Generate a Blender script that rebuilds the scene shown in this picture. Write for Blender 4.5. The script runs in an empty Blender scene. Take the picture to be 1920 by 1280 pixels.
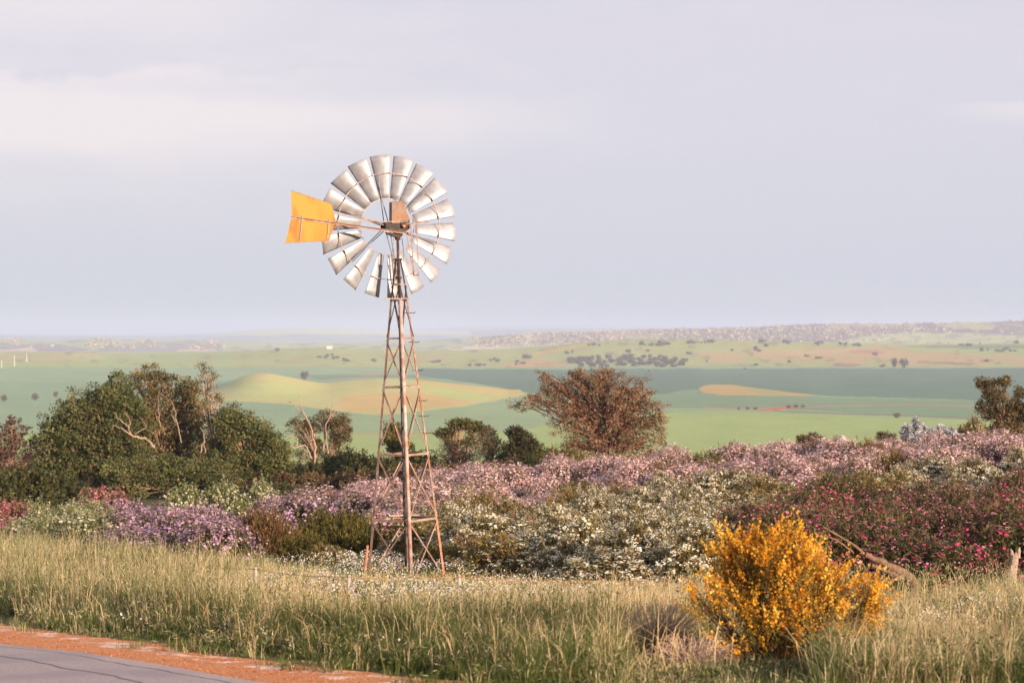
import bpy, math, random
import numpy as np
from mathutils import Vector, Matrix

random.seed(7)
RNG = np.random.default_rng(11)
R = math.radians
sc = bpy.context.scene
col = sc.collection

# ------------------------------------------------------------ camera
F = 85.0 / 36.0 * 1920.0          # focal length in photo pixels
HOR = 620.0                       # photo row of the true horizon
cam_d = bpy.data.cameras.new('camera')
cam_d.lens = 85.0; cam_d.sensor_width = 36.0
cam_d.clip_start = 0.1; cam_d.clip_end = 90000.0
cam_d.dof.use_dof = True; cam_d.dof.focus_distance = 52.0; cam_d.dof.aperture_fstop = 2.8
cam = bpy.data.objects.new('camera', cam_d); col.objects.link(cam)
cam.location = (0, 0, 0)
cam.rotation_euler = (R(90) - math.atan(20.0 / F), 0, 0)
sc.camera = cam

# ------------------------------------------------------------ light
SUN_AZ, SUN_EL = 139.0, 13.0      # clockwise from +Y (the view direction); degrees
EXPO = 0.90
sc.view_settings.view_transform = 'Standard'
sc.view_settings.look = 'None'
sc.view_settings.exposure = EXPO
sc.view_settings.gamma = 1.0
sc.cycles.use_denoising = True
sc.cycles.volume_bounces = 1
sc.cycles.max_bounces = 8
sc.cycles.transparent_max_bounces = 8
sun_d = bpy.data.lights.new('sun', 'SUN'); sun_d.energy = 5.0; sun_d.angle = R(0.9)
sun_d.color = (1.0, 0.77, 0.60)
sun = bpy.data.objects.new('sun', sun_d); col.objects.link(sun)
sdir = Vector((math.sin(R(SUN_AZ)) * math.cos(R(SUN_EL)), math.cos(R(SUN_AZ)) * math.cos(R(SUN_EL)), math.sin(R(SUN_EL))))
sun.rotation_euler = sdir.to_track_quat('Z', 'Y').to_euler()
sun.location = sdir * 60

world = bpy.data.worlds.new('World'); sc.world = world; world.use_nodes = True
def build_world():
    nt = world.node_tree; nt.nodes.clear(); N = nt.nodes.new; L = nt.links.new
    out = N('ShaderNodeOutputWorld'); bg = N('ShaderNodeBackground'); bg.inputs['Strength'].default_value = 0.1
    sky = N('ShaderNodeTexSky'); sky.sky_type = 'NISHITA'; sky.sun_disc = False
    sky.sun_elevation = R(SUN_EL); sky.sun_rotation = R(SUN_AZ); sky.air_density = 1.0; sky.dust_density = 2.0
    tc = N('ShaderNodeTexCoord'); sep = N('ShaderNodeSeparateXYZ'); L(tc.outputs['Generated'], sep.inputs[0])
    # thin high veil: colour drifts from cool blue-grey low down to lilac higher up
    ramp = N('ShaderNodeValToRGB'); L(sep.outputs['Z'], ramp.inputs['Fac'])
    e = ramp.color_ramp.elements
    e[0].position = 0.0; e[0].color = (0.345, 0.360, 0.412, 1)
    e[1].position = 0.12; e[1].color = (0.400, 0.378, 0.430, 1)
    m = e.new(0.045); m.color = (0.368, 0.368, 0.425, 1)
    m = e.new(0.35); m.color = (0.31, 0.32, 0.38, 1)
    # cloud streaks
    mp = N('ShaderNodeMapping'); L(tc.outputs['Generated'], mp.inputs['Vector']); mp.inputs['Scale'].default_value = (12, 12, 50)
    n1 = N('ShaderNodeTexNoise'); L(mp.outputs[0], n1.inputs['Vector']); n1.inputs['Scale'].default_value = 1.0
    n1.inputs['Detail'].default_value = 9; n1.inputs['Roughness'].default_value = 0.55; n1.inputs['Distortion'].default_value = 0.4
    mp.inputs['Location'].default_value = (3.3, 0.4, 1.2)
    cr = N('ShaderNodeValToRGB'); L(n1.outputs['Fac'], cr.inputs['Fac'])
    cr.color_ramp.elements[0].position = 0.46; cr.color_ramp.elements[0].color = (0, 0, 0, 1)
    cr.color_ramp.elements[1].position = 0.72; cr.color_ramp.elements[1].color = (1, 1, 1, 1)
    # clouds gather to the upper left
    gx = N('ShaderNodeMapRange'); L(sep.outputs['X'], gx.inputs['Value'])
    gx.inputs['From Min'].default_value = 0.16; gx.inputs['From Max'].default_value = -0.12
    gx.inputs['To Min'].default_value = 0.2; gx.inputs['To Max'].default_value = 0.6
    gz_ = N('ShaderNodeMapRange'); L(sep.outputs['Z'], gz_.inputs['Value'])
    gz_.inputs['From Min'].default_value = 0.035; gz_.inputs['From Max'].default_value = 0.085
    mu = N('ShaderNodeMath'); mu.operation = 'MULTIPLY'; L(gx.outputs[0], mu.inputs[0]); L(gz_.outputs[0], mu.inputs[1])
    mu2 = N('ShaderNodeMath'); mu2.operation = 'MULTIPLY'; L(mu.outputs[0], mu2.inputs[0]); L(cr.outputs[0], mu2.inputs[1])
    # wide cloud bands with billowed tops, each a soft step in height pushed about by noise
    def band(z0, z1, amp, x0, x1, seed, edge=0.003):
        mb = N('ShaderNodeMapping'); L(tc.outputs['Generated'], mb.inputs['Vector']); mb.inputs['Scale'].default_value = (20, 20, 44)
        mb.inputs['Location'].default_value = (seed, seed * 0.7, 0)
        nb = N('ShaderNodeTexNoise'); L(mb.outputs[0], nb.inputs['Vector']); nb.inputs['Detail'].default_value = 6; nb.inputs['Roughness'].default_value = 0.6
        nb.inputs['Scale'].default_value = 1.0
        o = N('ShaderNodeMath'); o.operation = 'MULTIPLY_ADD'; L(nb.outputs['Fac'], o.inputs[0]); o.inputs[1].default_value = amp; L(sep.outputs['Z'], o.inputs[2])
        top = N('ShaderNodeMapRange'); top.interpolation_type = 'SMOOTHSTEP'; L(o.outputs[0], top.inputs['Value'])
        top.inputs['From Min'].default_value = z1 + amp * 0.5 + edge; top.inputs['From Max'].default_value = z1 + amp * 0.5
        bot = N('ShaderNodeMapRange'); bot.interpolation_type = 'SMOOTHSTEP'; L(o.outputs[0], bot.inputs['Value'])
        bot.inputs['From Min'].default_value = z0; bot.inputs['From Max'].default_value = z1 + amp * 0.5
        xx = N('ShaderNodeMapRange'); xx.interpolation_type = 'SMOOTHSTEP'; L(sep.outputs['X'], xx.inputs['Value'])
        xx.inputs['From Min'].default_value = x1; xx.inputs['From Max'].default_value = x0
        a = N('ShaderNodeMath'); a.operation = 'MULTIPLY'; L(top.outputs[0], a.inputs[0]); L(bot.outputs[0], a.inputs[1])
        b = N('ShaderNodeMath'); b.operation = 'MULTIPLY'; L(a.outputs[0], b.inputs[0]); L(xx.outputs[0], b.inputs[1])
        return b
    b1 = band(0.040, 0.103, 0.030, -0.20, 0.03, 4.1, 0.004)
    b2 = band(0.070, 0.088, 0.010, -0.10, 0.09, 1.7, 0.012)
    b3 = band(0.112, 0.135, 0.020, -0.15, -0.04, 9.3, 0.009)
    b4 = band(0.084, 0.0905, 0.006, 0.215, 0.160, 6.2)
    s = mu2
    for b in (b1, b2, b3, b4):
        ad = N('ShaderNodeMath'); ad.operation = 'ADD'; L(s.outputs[0], ad.inputs[0]); L(b.outputs[0], ad.inputs[1]); s = ad
    cl = N('ShaderNodeMath'); cl.operation = 'MULTIPLY'; cl.use_clamp = True; L(s.outputs[0], cl.inputs[0]); cl.inputs[1].default_value = 0.66
    cm = N('ShaderNodeMixRGB'); L(cl.outputs[0], cm.inputs['Fac']); L(ramp.outputs[0], cm.inputs['Color1']); cm.inputs['Color2'].default_value = (0.492, 0.446, 0.462, 1)
    sc10 = N('ShaderNodeMixRGB'); sc10.blend_type = 'MULTIPLY'; sc10.inputs['Fac'].default_value = 1; L(cm.outputs[0], sc10.inputs['Color1']); sc10.inputs['Color2'].default_value = (10, 10, 10, 1)
    mx = N('ShaderNodeMixRGB'); mx.inputs['Fac'].default_value = 0.92; L(sky.outputs[0], mx.inputs['Color1']); L(sc10.outputs[0], mx.inputs['Color2'])
    L(mx.outputs[0], bg.inputs['Color']); L(bg.outputs[0], out.inputs['Surface'])
build_world()

# ------------------------------------------------------------ small helpers
def lin(c):
    c = np.asarray(c, float) / 255.0
    return np.where(c <= 0.04045, c / 12.92, ((c + 0.055) / 1.055) ** 2.4)
def C(r, g, b, k=0.64):
    return lin((r, g, b)) * k
def wx(px, Y): return (px - 960.0) / F * Y
def wz(py, Y): return (HOR - py) / F * Y
def P(px, py, Y): return np.array([wx(px, Y), Y, wz(py, Y)])
def sstep(a, b, x):
    t = np.clip((x - a) / (b - a), 0, 1); return t * t * (3 - 2 * t)
def tag(o, label=None, cat=None, group=None, kind=None):
    if label: o['label'] = label
    if cat: o['category'] = cat
    if group: o['group'] = group
    if kind: o['kind'] = kind
    return o
def empty(name, loc, label, cat, group=None, rz=0.0):
    o = bpy.data.objects.new(name, None); col.objects.link(o); o.location = tuple(loc); o.rotation_euler = (0, 0, rz)
    o.empty_display_size = 0.2
    return tag(o, label, cat, group)
def link(name, me, parent=None, mat=None):
    o = bpy.data.objects.new(name, me); col.objects.link(o)
    if parent is not None: o.parent = parent
    if mat is not None and len(me.materials) == 0: me.materials.append(mat)
    return o
def vnoise(x, y, s, seed=0, oct=3):
    """cheap smooth value noise, 0..1"""
    out = 0; amp = 1; tot = 0
    for k in range(oct):
        xs = x / s; ys = y / s
        xi = np.floor(xs); yi = np.floor(ys); fx = xs - xi; fy = ys - yi
        fx = fx * fx * (3 - 2 * fx); fy = fy * fy * (3 - 2 * fy)
        def h(a, b):
            v = np.sin(a * 127.1 + b * 311.7 + seed * 74.7 + k * 19.19) * 43758.5453
            return v - np.floor(v)
        out = out + amp * ((h(xi, yi) * (1 - fx) + h(xi + 1, yi) * fx) * (1 - fy) + (h(xi, yi + 1) * (1 - fx) + h(xi + 1, yi + 1) * fx) * fy)
        tot += amp; amp *= 0.5; s = s / 2.1
    return out / tot
def mesh_np(name, V, faces, cols=None, smooth=False):
    """faces: list of int arrays (n,k) with different k"""
    me = bpy.data.meshes.new(name)
    V = np.asarray(V, np.float32); me.vertices.add(len(V)); me.vertices.foreach_set('co', V.ravel())
    faces = [np.asarray(f, np.int32) for f in faces if len(f)]
    li = np.concatenate([f.ravel() for f in faces]); lt = np.concatenate([np.full(len(f), f.shape[1], np.int32) for f in faces])
    ls = np.concatenate([[0], np.cumsum(lt)[:-1]]).astype(np.int32)
    me.loops.add(len(li)); me.loops.foreach_set('vertex_index', li)
    me.polygons.add(len(lt)); me.polygons.foreach_set('loop_start', ls)
    me.polygons.foreach_set('use_smooth', np.full(len(lt), smooth))
    me.update(calc_edges=True)
    if cols is not None:
        a = me.color_attributes.new('Col', 'FLOAT_COLOR', 'POINT')
        cc = np.ones((len(V), 4), np.float32); cc[:, :3] = np.clip(cols, 0, 1); a.data.foreach_set('color', cc.ravel())
    return me

# ------------------------------------------------------------ materials
def mat_attr(name, rough=0.7, transl=0.0, spec=0.25, bump=None, mott=None):
    m = bpy.data.materials.new(name); m.use_nodes = True; nt = m.node_tree; N = nt.nodes.new; L = nt.links.new
    b = nt.nodes['Principled BSDF']; out = nt.nodes['Material Output']
    at = N('ShaderNodeAttribute'); at.attribute_name = 'Col'; src = at.outputs['Color']
    if mott:
        tc = N('ShaderNodeTexCoord'); n = N('ShaderNodeTexNoise'); L(tc.outputs['Object'], n.inputs['Vector']); n.inputs['Scale'].default_value = mott[0]; n.inputs['Detail'].default_value = 6
        mr = N('ShaderNodeMapRange'); L(n.outputs['Fac'], mr.inputs['Value']); mr.inputs['From Min'].default_value = 0.3; mr.inputs['From Max'].default_value = 0.7
        mr.inputs['To Min'].default_value = 1 - mott[1]; mr.inputs['To Max'].default_value = 1 + mott[1]
        mm = N('ShaderNodeVectorMath'); mm.operation = 'SCALE'; L(src, mm.inputs[0]); L(mr.outputs[0], mm.inputs['Scale']); src = mm.outputs[0]
    L(src, b.inputs['Base Color']); b.inputs['Roughness'].default_value = rough; b.inputs['Specular IOR Level'].default_value = spec
    if bump:
        tc = N('ShaderNodeTexCoord'); n = N('ShaderNodeTexNoise'); L(tc.outputs['Object'], n.inputs['Vector']); n.inputs['Scale'].default_value = bump[0]; n.inputs['Detail'].default_value = 8
        bp = N('ShaderNodeBump'); bp.inputs['Strength'].default_value = bump[1]; bp.inputs['Distance'].default_value = bump[2]; L(n.outputs['Fac'], bp.inputs['Height']); L(bp.outputs[0], b.inputs['Normal'])
    if transl > 0:
        t = N('ShaderNodeBsdfTranslucent'); L(src, t.inputs['Color']); mx = N('ShaderNodeMixShader'); mx.inputs['Fac'].default_value = transl
        L(b.outputs[0], mx.inputs[1]); L(t.outputs[0], mx.inputs[2]); L(mx.outputs[0], out.inputs['Surface'])
    return m
def mat_noise(name, c1, c2, scale, rough=0.7, metal=0.0, spec=0.3, lo=0.4, hi=0.6, stretch=(1, 1, 1), c3=None, s3=4, bump=0.0, rough2=None):
    m = bpy.data.materials.new(name); m.use_nodes = True; nt = m.node_tree; N = nt.nodes.new; L = nt.links.new
    b = nt.nodes['Principled BSDF']; tc = N('ShaderNodeTexCoord'); mp = N('ShaderNodeMapping'); L(tc.outputs['Object'], mp.inputs['Vector']); mp.inputs['Scale'].default_value = stretch
    n = N('ShaderNodeTexNoise'); L(mp.outputs[0], n.inputs['Vector']); n.inputs['Scale'].default_value = scale; n.inputs['Detail'].default_value = 8; n.inputs['Roughness'].default_value = 0.6
    r = N('ShaderNodeValToRGB'); L(n.outputs['Fac'], r.inputs['Fac']); r.color_ramp.elements[0].position = lo; r.color_ramp.elements[1].position = hi
    r.color_ramp.elements[0].color = (*c1, 1); r.color_ramp.elements[1].color = (*c2, 1); src = r.outputs[0]
    if c3 is not None:
        n2 = N('ShaderNodeTexNoise'); L(mp.outputs[0], n2.inputs['Vector']); n2.inputs['Scale'].default_value = s3; n2.inputs['Detail'].default_value = 6
        r2 = N('ShaderNodeValToRGB'); L(n2.outputs['Fac'], r2.inputs['Fac']); r2.color_ramp.elements[0].position = 0.5; r2.color_ramp.elements[1].position = 0.62
        mx = N('ShaderNodeMixRGB'); L(r2.outputs[0], mx.inputs['Fac']); L(src, mx.inputs['Color1']); mx.inputs['Color2'].default_value = (*c3, 1); src = mx.outputs[0]
    L(src, b.inputs['Base Color']); b.inputs['Roughness'].default_value = rough; b.inputs['Metallic'].default_value = metal; b.inputs['Specular IOR Level'].default_value = spec
    if rough2 is not None:
        mr = N('ShaderNodeMapRange'); L(n.outputs['Fac'], mr.inputs['Value']); mr.inputs['From Min'].default_value = lo; mr.inputs['From Max'].default_value = hi
        mr.inputs['To Min'].default_value = rough; mr.inputs['To Max'].default_value = rough2; L(mr.outputs[0], b.inputs['Roughness'])
    if bump:
        bp = N('ShaderNodeBump'); bp.inputs['Strength'].default_value = bump; bp.inputs['Distance'].default_value = 0.01; L(n.outputs['Fac'], bp.inputs['Height']); L(bp.outputs[0], b.inputs['Normal'])
    return m
M_leaf = mat_attr('leaf', 0.55, 0.30, 0.3)
M_petal = mat_attr('petal', 0.7, 0.38, 0.15)
M_grass = mat_attr('grass_blade', 0.6, 0.30, 0.25)
M_bark = mat_attr('bark', 0.9, 0, 0.1, bump=(25, 0.6, 0.02), mott=(14, 0.3))
M_ground = mat_attr('ground', 0.95, 0, 0.05, mott=(0.35, 0.10))
M_rust = mat_noise('rusty_steel', (0.25, 0.16, 0.115), (0.40, 0.285, 0.225), 9, rough=0.62, metal=0.15, spec=0.4, c3=(0.30, 0.14, 0.075), s3=3.2, bump=0.3)
M_rust_pale = mat_noise('pale_rusty_pipe', (0.40, 0.27, 0.21), (0.54, 0.40, 0.34), 9, rough=0.6, metal=0.1, c3=(0.34, 0.17, 0.10), s3=3.2, bump=0.2)
M_rust_red = mat_noise('red_rust', (0.40, 0.13, 0.06), (0.52, 0.24, 0.14), 12, rough=0.75)
M_galv = mat_noise('galvanised_blade', (0.33, 0.335, 0.345), (0.48, 0.485, 0.50), 5, rough=0.50, metal=0.42, spec=0.5, lo=0.3, hi=0.7, rough2=0.6)
M_rim = mat_noise('rusted_rim', (0.30, 0.18, 0.12), (0.50, 0.36, 0.28), 14, rough=0.6, metal=0.2)
M_dark = mat_noise('greasy_iron', (0.014, 0.010, 0.009), (0.04, 0.027, 0.02), 12, rough=0.5, metal=0.3)
M_spoke = mat_noise('grey_steel_rod', (0.12, 0.12, 0.14), (0.30, 0.26, 0.25), 6, rough=0.5, metal=0.4)
M_rust_dark = mat_noise('dark_rusty_steel', (0.04, 0.025, 0.02), (0.11, 0.062, 0.045), 9, rough=0.65, metal=0.15, c3=(0.09, 0.04, 0.025), s3=3.2)
M_hood = mat_noise('brown_hood_steel', (0.13, 0.095, 0.072), (0.22, 0.165, 0.13), 5, rough=0.55, metal=0.3, c3=(0.20, 0.10, 0.05), s3=3)
M_yellow = mat_noise('yellow_vane_paint', (0.48, 0.185, 0.02), (0.56, 0.23, 0.03), 2.2, rough=0.6, spec=0.3, c3=(0.40, 0.13, 0.02), s3=3, stretch=(1, 1, 0.35))
M_black = mat_noise('black_pipe', (0.02, 0.02, 0.025), (0.05, 0.05, 0.06), 10, rough=0.45)
M_wood = mat_noise('weathered_wood', (0.30, 0.22, 0.17), (0.55, 0.44, 0.36), 7, rough=0.9, stretch=(6, 6, 0.7), bump=0.8)
M_post = mat_noise('pale_post', (0.30, 0.26, 0.225), (0.46, 0.40, 0.35), 14, rough=0.85, stretch=(3, 3, 0.6), bump=0.6)

# ------------------------------------------------------------ terrain
def prof(px, pts):
    xs = [p[0] for p in pts]; ys = [p[1] for p in pts]
    return np.interp(px, xs, ys)
RIDGES = [  # distance, front width, back width, photo rows of the crest
    (2450., 260., 260., [(300, 735), (390, 733), (420, 722), (450, 706), (478, 698), (500, 698), (540, 706), (575, 714), (610, 719), (650, 714), (715, 709), (790, 713), (870, 722), (960, 732), (1040, 735)]),
    (5200., 780., 900., [(-400, 660), (0, 664), (90, 660), (130, 659), (200, 665), (300, 664), (400, 661), (480, 657), (560, 653), (620, 650), (680, 654), (760, 657), (860, 657), (960, 654), (1040, 648), (1110, 640), (1180, 636), (1300, 636), (1420, 639), (1560, 642), (1740, 645), (1920, 643), (2300, 640)]),
    (9000., 1500., 1500., [(-400, 632), (0, 635), (60, 637), (120, 638), (190, 634), (260, 638), (340, 637), (480, 641), (560, 645), (660, 643), (800, 638), (900, 632), (960, 628), (1060, 624), (1150, 622), (1250, 617), (1400, 614), (1540, 607), (1700, 607), (1800, 605), (1920, 602), (2300, 598)]),
    (15000., 2500., 2500., [(-400, 628), (300, 630), (400, 628), (440, 621), (500, 617), (570, 614), (660, 616), (740, 620), (860, 621), (1000, 617), (1200, 617), (2300, 617)]),
    (24000., 4000., 4000., [(-400, 623), (0, 626), (200, 627), (420, 624), (620, 620), (760, 617), (900, 612), (1150, 613), (1300, 613), (1600, 612), (2300, 610)]),
]
_gx = np.arange(-420, 2320, 4.0); _kw = np.exp(-(np.arange(-8, 9) / 3.4) ** 2); _kw /= _kw.sum()
def smooth_crest(pts):
    v = prof(_gx, pts); return np.convolve(np.pad(v, 8, mode='edge'), _kw, 'valid')
CREST = [smooth_crest(q[3]) for q in RIDGES]
def near_z(x, y):
    z = -(2.1 + 0.064 * np.clip(y, 0, 90) + 0.040 * np.clip(y - 90, 0, 75) + 0.03 * np.clip(y, -60, 0))
    rise = np.interp(x, [-14, -8.7, -3.2, 8.3, 15.5, 23.3, 32], [0, 0.45, 1.5, 2.2, 2.6, 3.05, 3.4])
    z = z + rise * sstep(60, 110, y) * (1 - sstep(118, 200, y))
    return z
def ground_z(x, y):
    x = np.asarray(x, float); y = np.asarray(y, float)
    z = near_z(x, y)
    t = sstep(150, 820, y)
    z = z * (1 - t) + (-60.0) * t
    r = np.hypot(x, y); px = 960 + F * x / np.maximum(y, 1.0)
    for ri, (D, wf, wb, pts) in enumerate(RIDGES):
        base = HOR + 60.0 / D * F
        A = np.maximum(base - np.interp(px, _gx, CREST[ri]), 0) * D / F
        d = r - D
        g = np.exp(-(np.where(d < 0, d / wf, d / wb)) ** 2)
        z = z + A * g * (y > 0)
    z = z + (vnoise(x, y, 420, 3, 2) - 0.5) * 2.0 * sstep(1100, 2500, y)
    lump = (vnoise(x, y, 3.1, 5, 2) - 0.5) * 0.22 * sstep(44, 56, y) * (1 - sstep(300, 600, y))
    return z + lump
def gz1(x, y): return float(ground_z(x, y))

# road edge and verge edge on the ground, from the photograph
def ground_at(px, py):
    d = 2.1 / ((py - HOR) / F - 0.064); return (wx(px, d), d)
ROAD = [(-20.5, 60.0), (-14.2, 46.0)] + [ground_at(0, 1211), ground_at(150, 1226), ground_at(300, 1250), ground_at(440, 1276)] + [(-0.9, 22.8), (2.2, 18.0), (7.5, 11.0), (16, 1.5), (30, -13), (60, -40)]
VERGE = [(-19.5, 62.5), (-13.8, 50.5)] + [ground_at(0, 1172), ground_at(130, 1187), ground_at(300, 1208), ground_at(480, 1240), ground_at(700, 1262), ground_at(840, 1281)] + [(1.4, 22.6), (4.4, 18.2), (10.0, 11.4), (19, 2.0), (33, -12), (63, -38)]
def edge_x(pts, y):
    p = sorted(pts, key=lambda q: q[1]); return np.interp(y, [q[1] for q in p], [q[0] for q in p])

POLYS = [  # photo outline, distance range, colour, edge noise in px
    # far ridges
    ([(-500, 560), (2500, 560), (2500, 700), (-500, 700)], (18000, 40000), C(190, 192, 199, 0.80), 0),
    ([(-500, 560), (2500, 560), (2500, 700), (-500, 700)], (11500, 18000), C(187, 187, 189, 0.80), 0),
    ([(400, 600), (860, 600), (880, 626), (760, 628), (600, 627), (400, 629)], (11500, 18000), C(255, 250, 215, 0.62), 2),
    ([(-500, 560), (2500, 560), (2500, 700), (-500, 700)], (6800, 11500), C(195, 200, 150, 0.80), 0),
    ([(900, 600), (2500, 560), (2500, 628), (1920, 628), (1800, 624), (1700, 623), (1600, 633), (1540, 642), (900, 645)], (6800, 11500), C(150, 128, 128, 0.80), 2),
    ([(1580, 600), (1720, 600), (1720, 611), (1640, 612), (1540, 616)], (6800, 11500), C(205, 185, 140, 0.80), 1.5),
    ([(1740, 600), (1870, 600), (1860, 616), (1800, 618), (1760, 612)], (6800, 11500), C(205, 200, 140, 0.80), 1.5),
    ([(1300, 600), (1400, 600), (1400, 617), (1310, 618)], (6800, 11500), C(205, 165, 140, 0.80), 1.5),
    ([(1130, 620), (1240, 622), (1240, 637), (1130, 639)], (6800, 11500), C(205, 185, 160, 0.80), 2.5),
    ([(1560, 643), (1700, 624), (1800, 624), (1920, 630), (2300, 632), (2300, 650), (1560, 650)], (6800, 11500), C(205, 205, 140, 0.80), 1.5),
    ([(0, 645), (100, 644), (180, 655), (0, 668)], (6800, 11500), C(165, 155, 160, 0.80), 3),
    ([(170, 650), (280, 640), (420, 646), (420, 668), (180, 668)], (6800, 11500), C(175, 165, 165, 0.80), 3),
    ([(0, 655), (60, 652), (70, 658), (0, 662)], (6800, 11500), C(225, 205, 180, 0.80), 1.5),
    ([(330, 655), (400, 652), (410, 660), (330, 662)], (6800, 11500), C(230, 205, 180, 0.80), 1.5),
    ([(980, 628), (1010, 628), (1015, 636), (975, 637)], (6800, 11500), C(240, 225, 185, 0.80), 1),
    ([(840, 652), (960, 645), (960, 656), (840, 658)], (6800, 11500), C(235, 215, 180, 0.80), 1),
    # middle hills
    ([(-500, 560), (2500, 560), (2500, 700), (-500, 700)], (3950, 6800), C(188, 188, 115, 0.80), 0),
    ([(220, 662), (420, 659), (700, 690), (0, 700), (-500, 700), (-500, 677), (80, 677), (170, 674)], (3000, 6800), C(180, 190, 114, 0.80), 1),
    ([(420, 662), (490, 655), (640, 668), (640, 692), (460, 690)], (3950, 6800), C(184, 186, 112, 0.80), 2),
    ([(-500, 640), (120, 655), (200, 664), (170, 675), (80, 678), (-500, 678)], (3500, 6800), C(195, 185, 118, 0.80), 1),
    ([(1010, 660), (1100, 645), (1130, 645), (1060, 657), (1000, 667)], (3500, 6800), C(222, 190, 95, 0.80), 2),
    ([(930, 690), (970, 676), (1020, 674), (1070, 686), (1060, 694), (930, 696)], (3500, 6800), C(215, 175, 115, 0.80), 2),
    ([(1180, 634), (1330, 634), (1300, 641), (1200, 643)], (3500, 6800), C(177, 182, 99, 0.80), 1.5),
    ([(1400, 658), (1560, 650), (1700, 655), (1860, 662), (1920, 668), (2300, 670), (2300, 683), (1700, 683), (1560, 676), (1420, 672)], (3500, 6800), C(208, 178, 116, 0.80), 7),
    ([(1590, 657), (1640, 655), (1660, 661), (1600, 664)], (3500, 6800), C(205, 145, 105, 0.80), 1.5),
    ([(1720, 676), (1830, 680), (1820, 685), (1720, 681)], (3500, 6800), C(175, 135, 110, 0.80), 1),
    ([(1560, 680), (1620, 681), (1600, 687), (1560, 686)], (3500, 6800), C(180, 140, 110, 0.80), 1),
    ([(1310, 660), (1400, 662), (1390, 676), (1320, 672)], (3500, 6800), C(208, 175, 118, 0.80), 3),
    ([(1690, 648), (1920, 646), (2300, 645), (2300, 652), (1800, 653), (1720, 651)], (3500, 6800), C(140, 157, 99, 0.80), 0.7),
    ([(700, 660), (860, 662), (840, 680), (720, 676)], (3500, 6800), C(190, 178, 115, 0.80), 3),
    ([(720, 656), (748, 656), (748, 660), (720, 660)], (3500, 6800), C(235, 205, 60, 0.80), 0.5),
    # valley floor
    ([(-500, 676), (2500, 676), (2500, 1000), (-500, 1000)], (700, 3950), C(168, 187, 138, 0.74), 0),
    ([(-500, 712), (300, 718), (640, 700), (760, 696), (800, 760), (500, 800), (-500, 800)], (700, 3950), C(160, 182, 138, 0.74), 1),
    ([(620, 708), (640, 703), (720, 700), (760, 702), (620, 712)], (700, 3950), C(215, 160, 120, 0.74), 1),
    ([(560, 700), (760, 694), (790, 700), (900, 712), (700, 706), (600, 712)], (700, 3300), C(137, 157, 119, 0.80), 1),
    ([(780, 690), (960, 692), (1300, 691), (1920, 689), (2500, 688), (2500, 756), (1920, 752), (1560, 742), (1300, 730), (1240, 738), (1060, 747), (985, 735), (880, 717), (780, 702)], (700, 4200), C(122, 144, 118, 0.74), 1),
    ([(1040, 746), (1240, 738), (1310, 730), (1560, 744), (1920, 752), (2500, 756), (2500, 805), (1920, 792), (1500, 768), (1240, 764), (1040, 760)], (700, 3950), C(145, 167, 126, 0.74), 1),
    ([(1308, 727), (1330, 721), (1370, 721), (1430, 729), (1500, 737), (1536, 741), (1480, 742), (1360, 741), (1320, 736)], (700, 3950), C(214, 180, 112, 0.74), 0.7),
    ([(1390, 729), (1430, 730), (1480, 738), (1430, 740)], (700, 3950), C(190, 185, 115, 0.74), 0.7),
    ([(1318, 763), (1420, 765), (1470, 761), (1700, 757), (1920, 762), (1920, 764), (1700, 759), (1480, 764), (1420, 768), (1318, 765)], (700, 3950), C(190, 165, 125, 0.74), 0.5),
    ([(1412, 770), (1470, 762), (1520, 760), (1500, 764), (1450, 770)], (700, 3950), C(218, 130, 95, 0.74), 0.8),
    ([(1450, 769), (1600, 775), (1900, 783), (1900, 785), (1600, 777.5), (1450, 771)], (700, 3950), C(150, 145, 115, 0.74), 0.5),
    ([(640, 812), (900, 806), (900, 812), (640, 818)], (700, 3950), C(200, 180, 120, 0.74), 0.6),
    ([(-500, 814), (640, 816), (960, 808), (1180, 772), (1420, 772), (1600, 779), (1920, 790), (2500, 800), (2500, 1000), (-500, 1000)], (700, 3950), C(180, 196, 120, 0.74), 1),
    # knoll and broad rise in the valley
    ([(385, 750), (400, 736), (430, 712), (470, 690), (500, 690), (545, 700), (610, 714), (715, 703), (800, 706), (975, 730), (985, 738), (870, 762), (760, 775), (700, 778), (600, 766), (520, 756), (440, 752)], (1500, 2480), C(208, 200, 128, 0.80), 1),
    ([(640, 742), (735, 734), (800, 735), (890, 755), (760, 766), (650, 772), (630, 758)], (1500, 2480), C(220, 188, 118, 0.80), 1.5),
    ([(780, 706), (880, 716), (975, 730), (985, 740), (930, 738), (840, 724), (770, 716)], (1500, 2480), C(218, 192, 118, 0.80), 1.5),
    ([(790, 722), (900, 736), (940, 746), (860, 750), (780, 732)], (1500, 2480), C(200, 202, 122, 0.80), 1.5),
    ([(455, 720), (560, 722), (600, 745), (500, 748), (430, 742)], (1500, 2480), C(202, 204, 128, 0.80), 2.5),
    ([(472, 690), (508, 690), (512, 699), (490, 703), (470, 699)], (1500, 2480), C(218, 180, 128, 0.80), 1.5),
]
def in_poly(px, py, poly):
    ins = np.zeros(px.shape, bool); n = len(poly); j = n - 1
    for i in range(n):
        xi, yi = poly[i]; xj, yj = poly[j]
        c = ((yi > py) != (yj > py)) & (px < (xj - xi) * (py - yi) / (yj - yi + 1e-9) + xi)
        ins ^= c; j = i
    return ins
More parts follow.
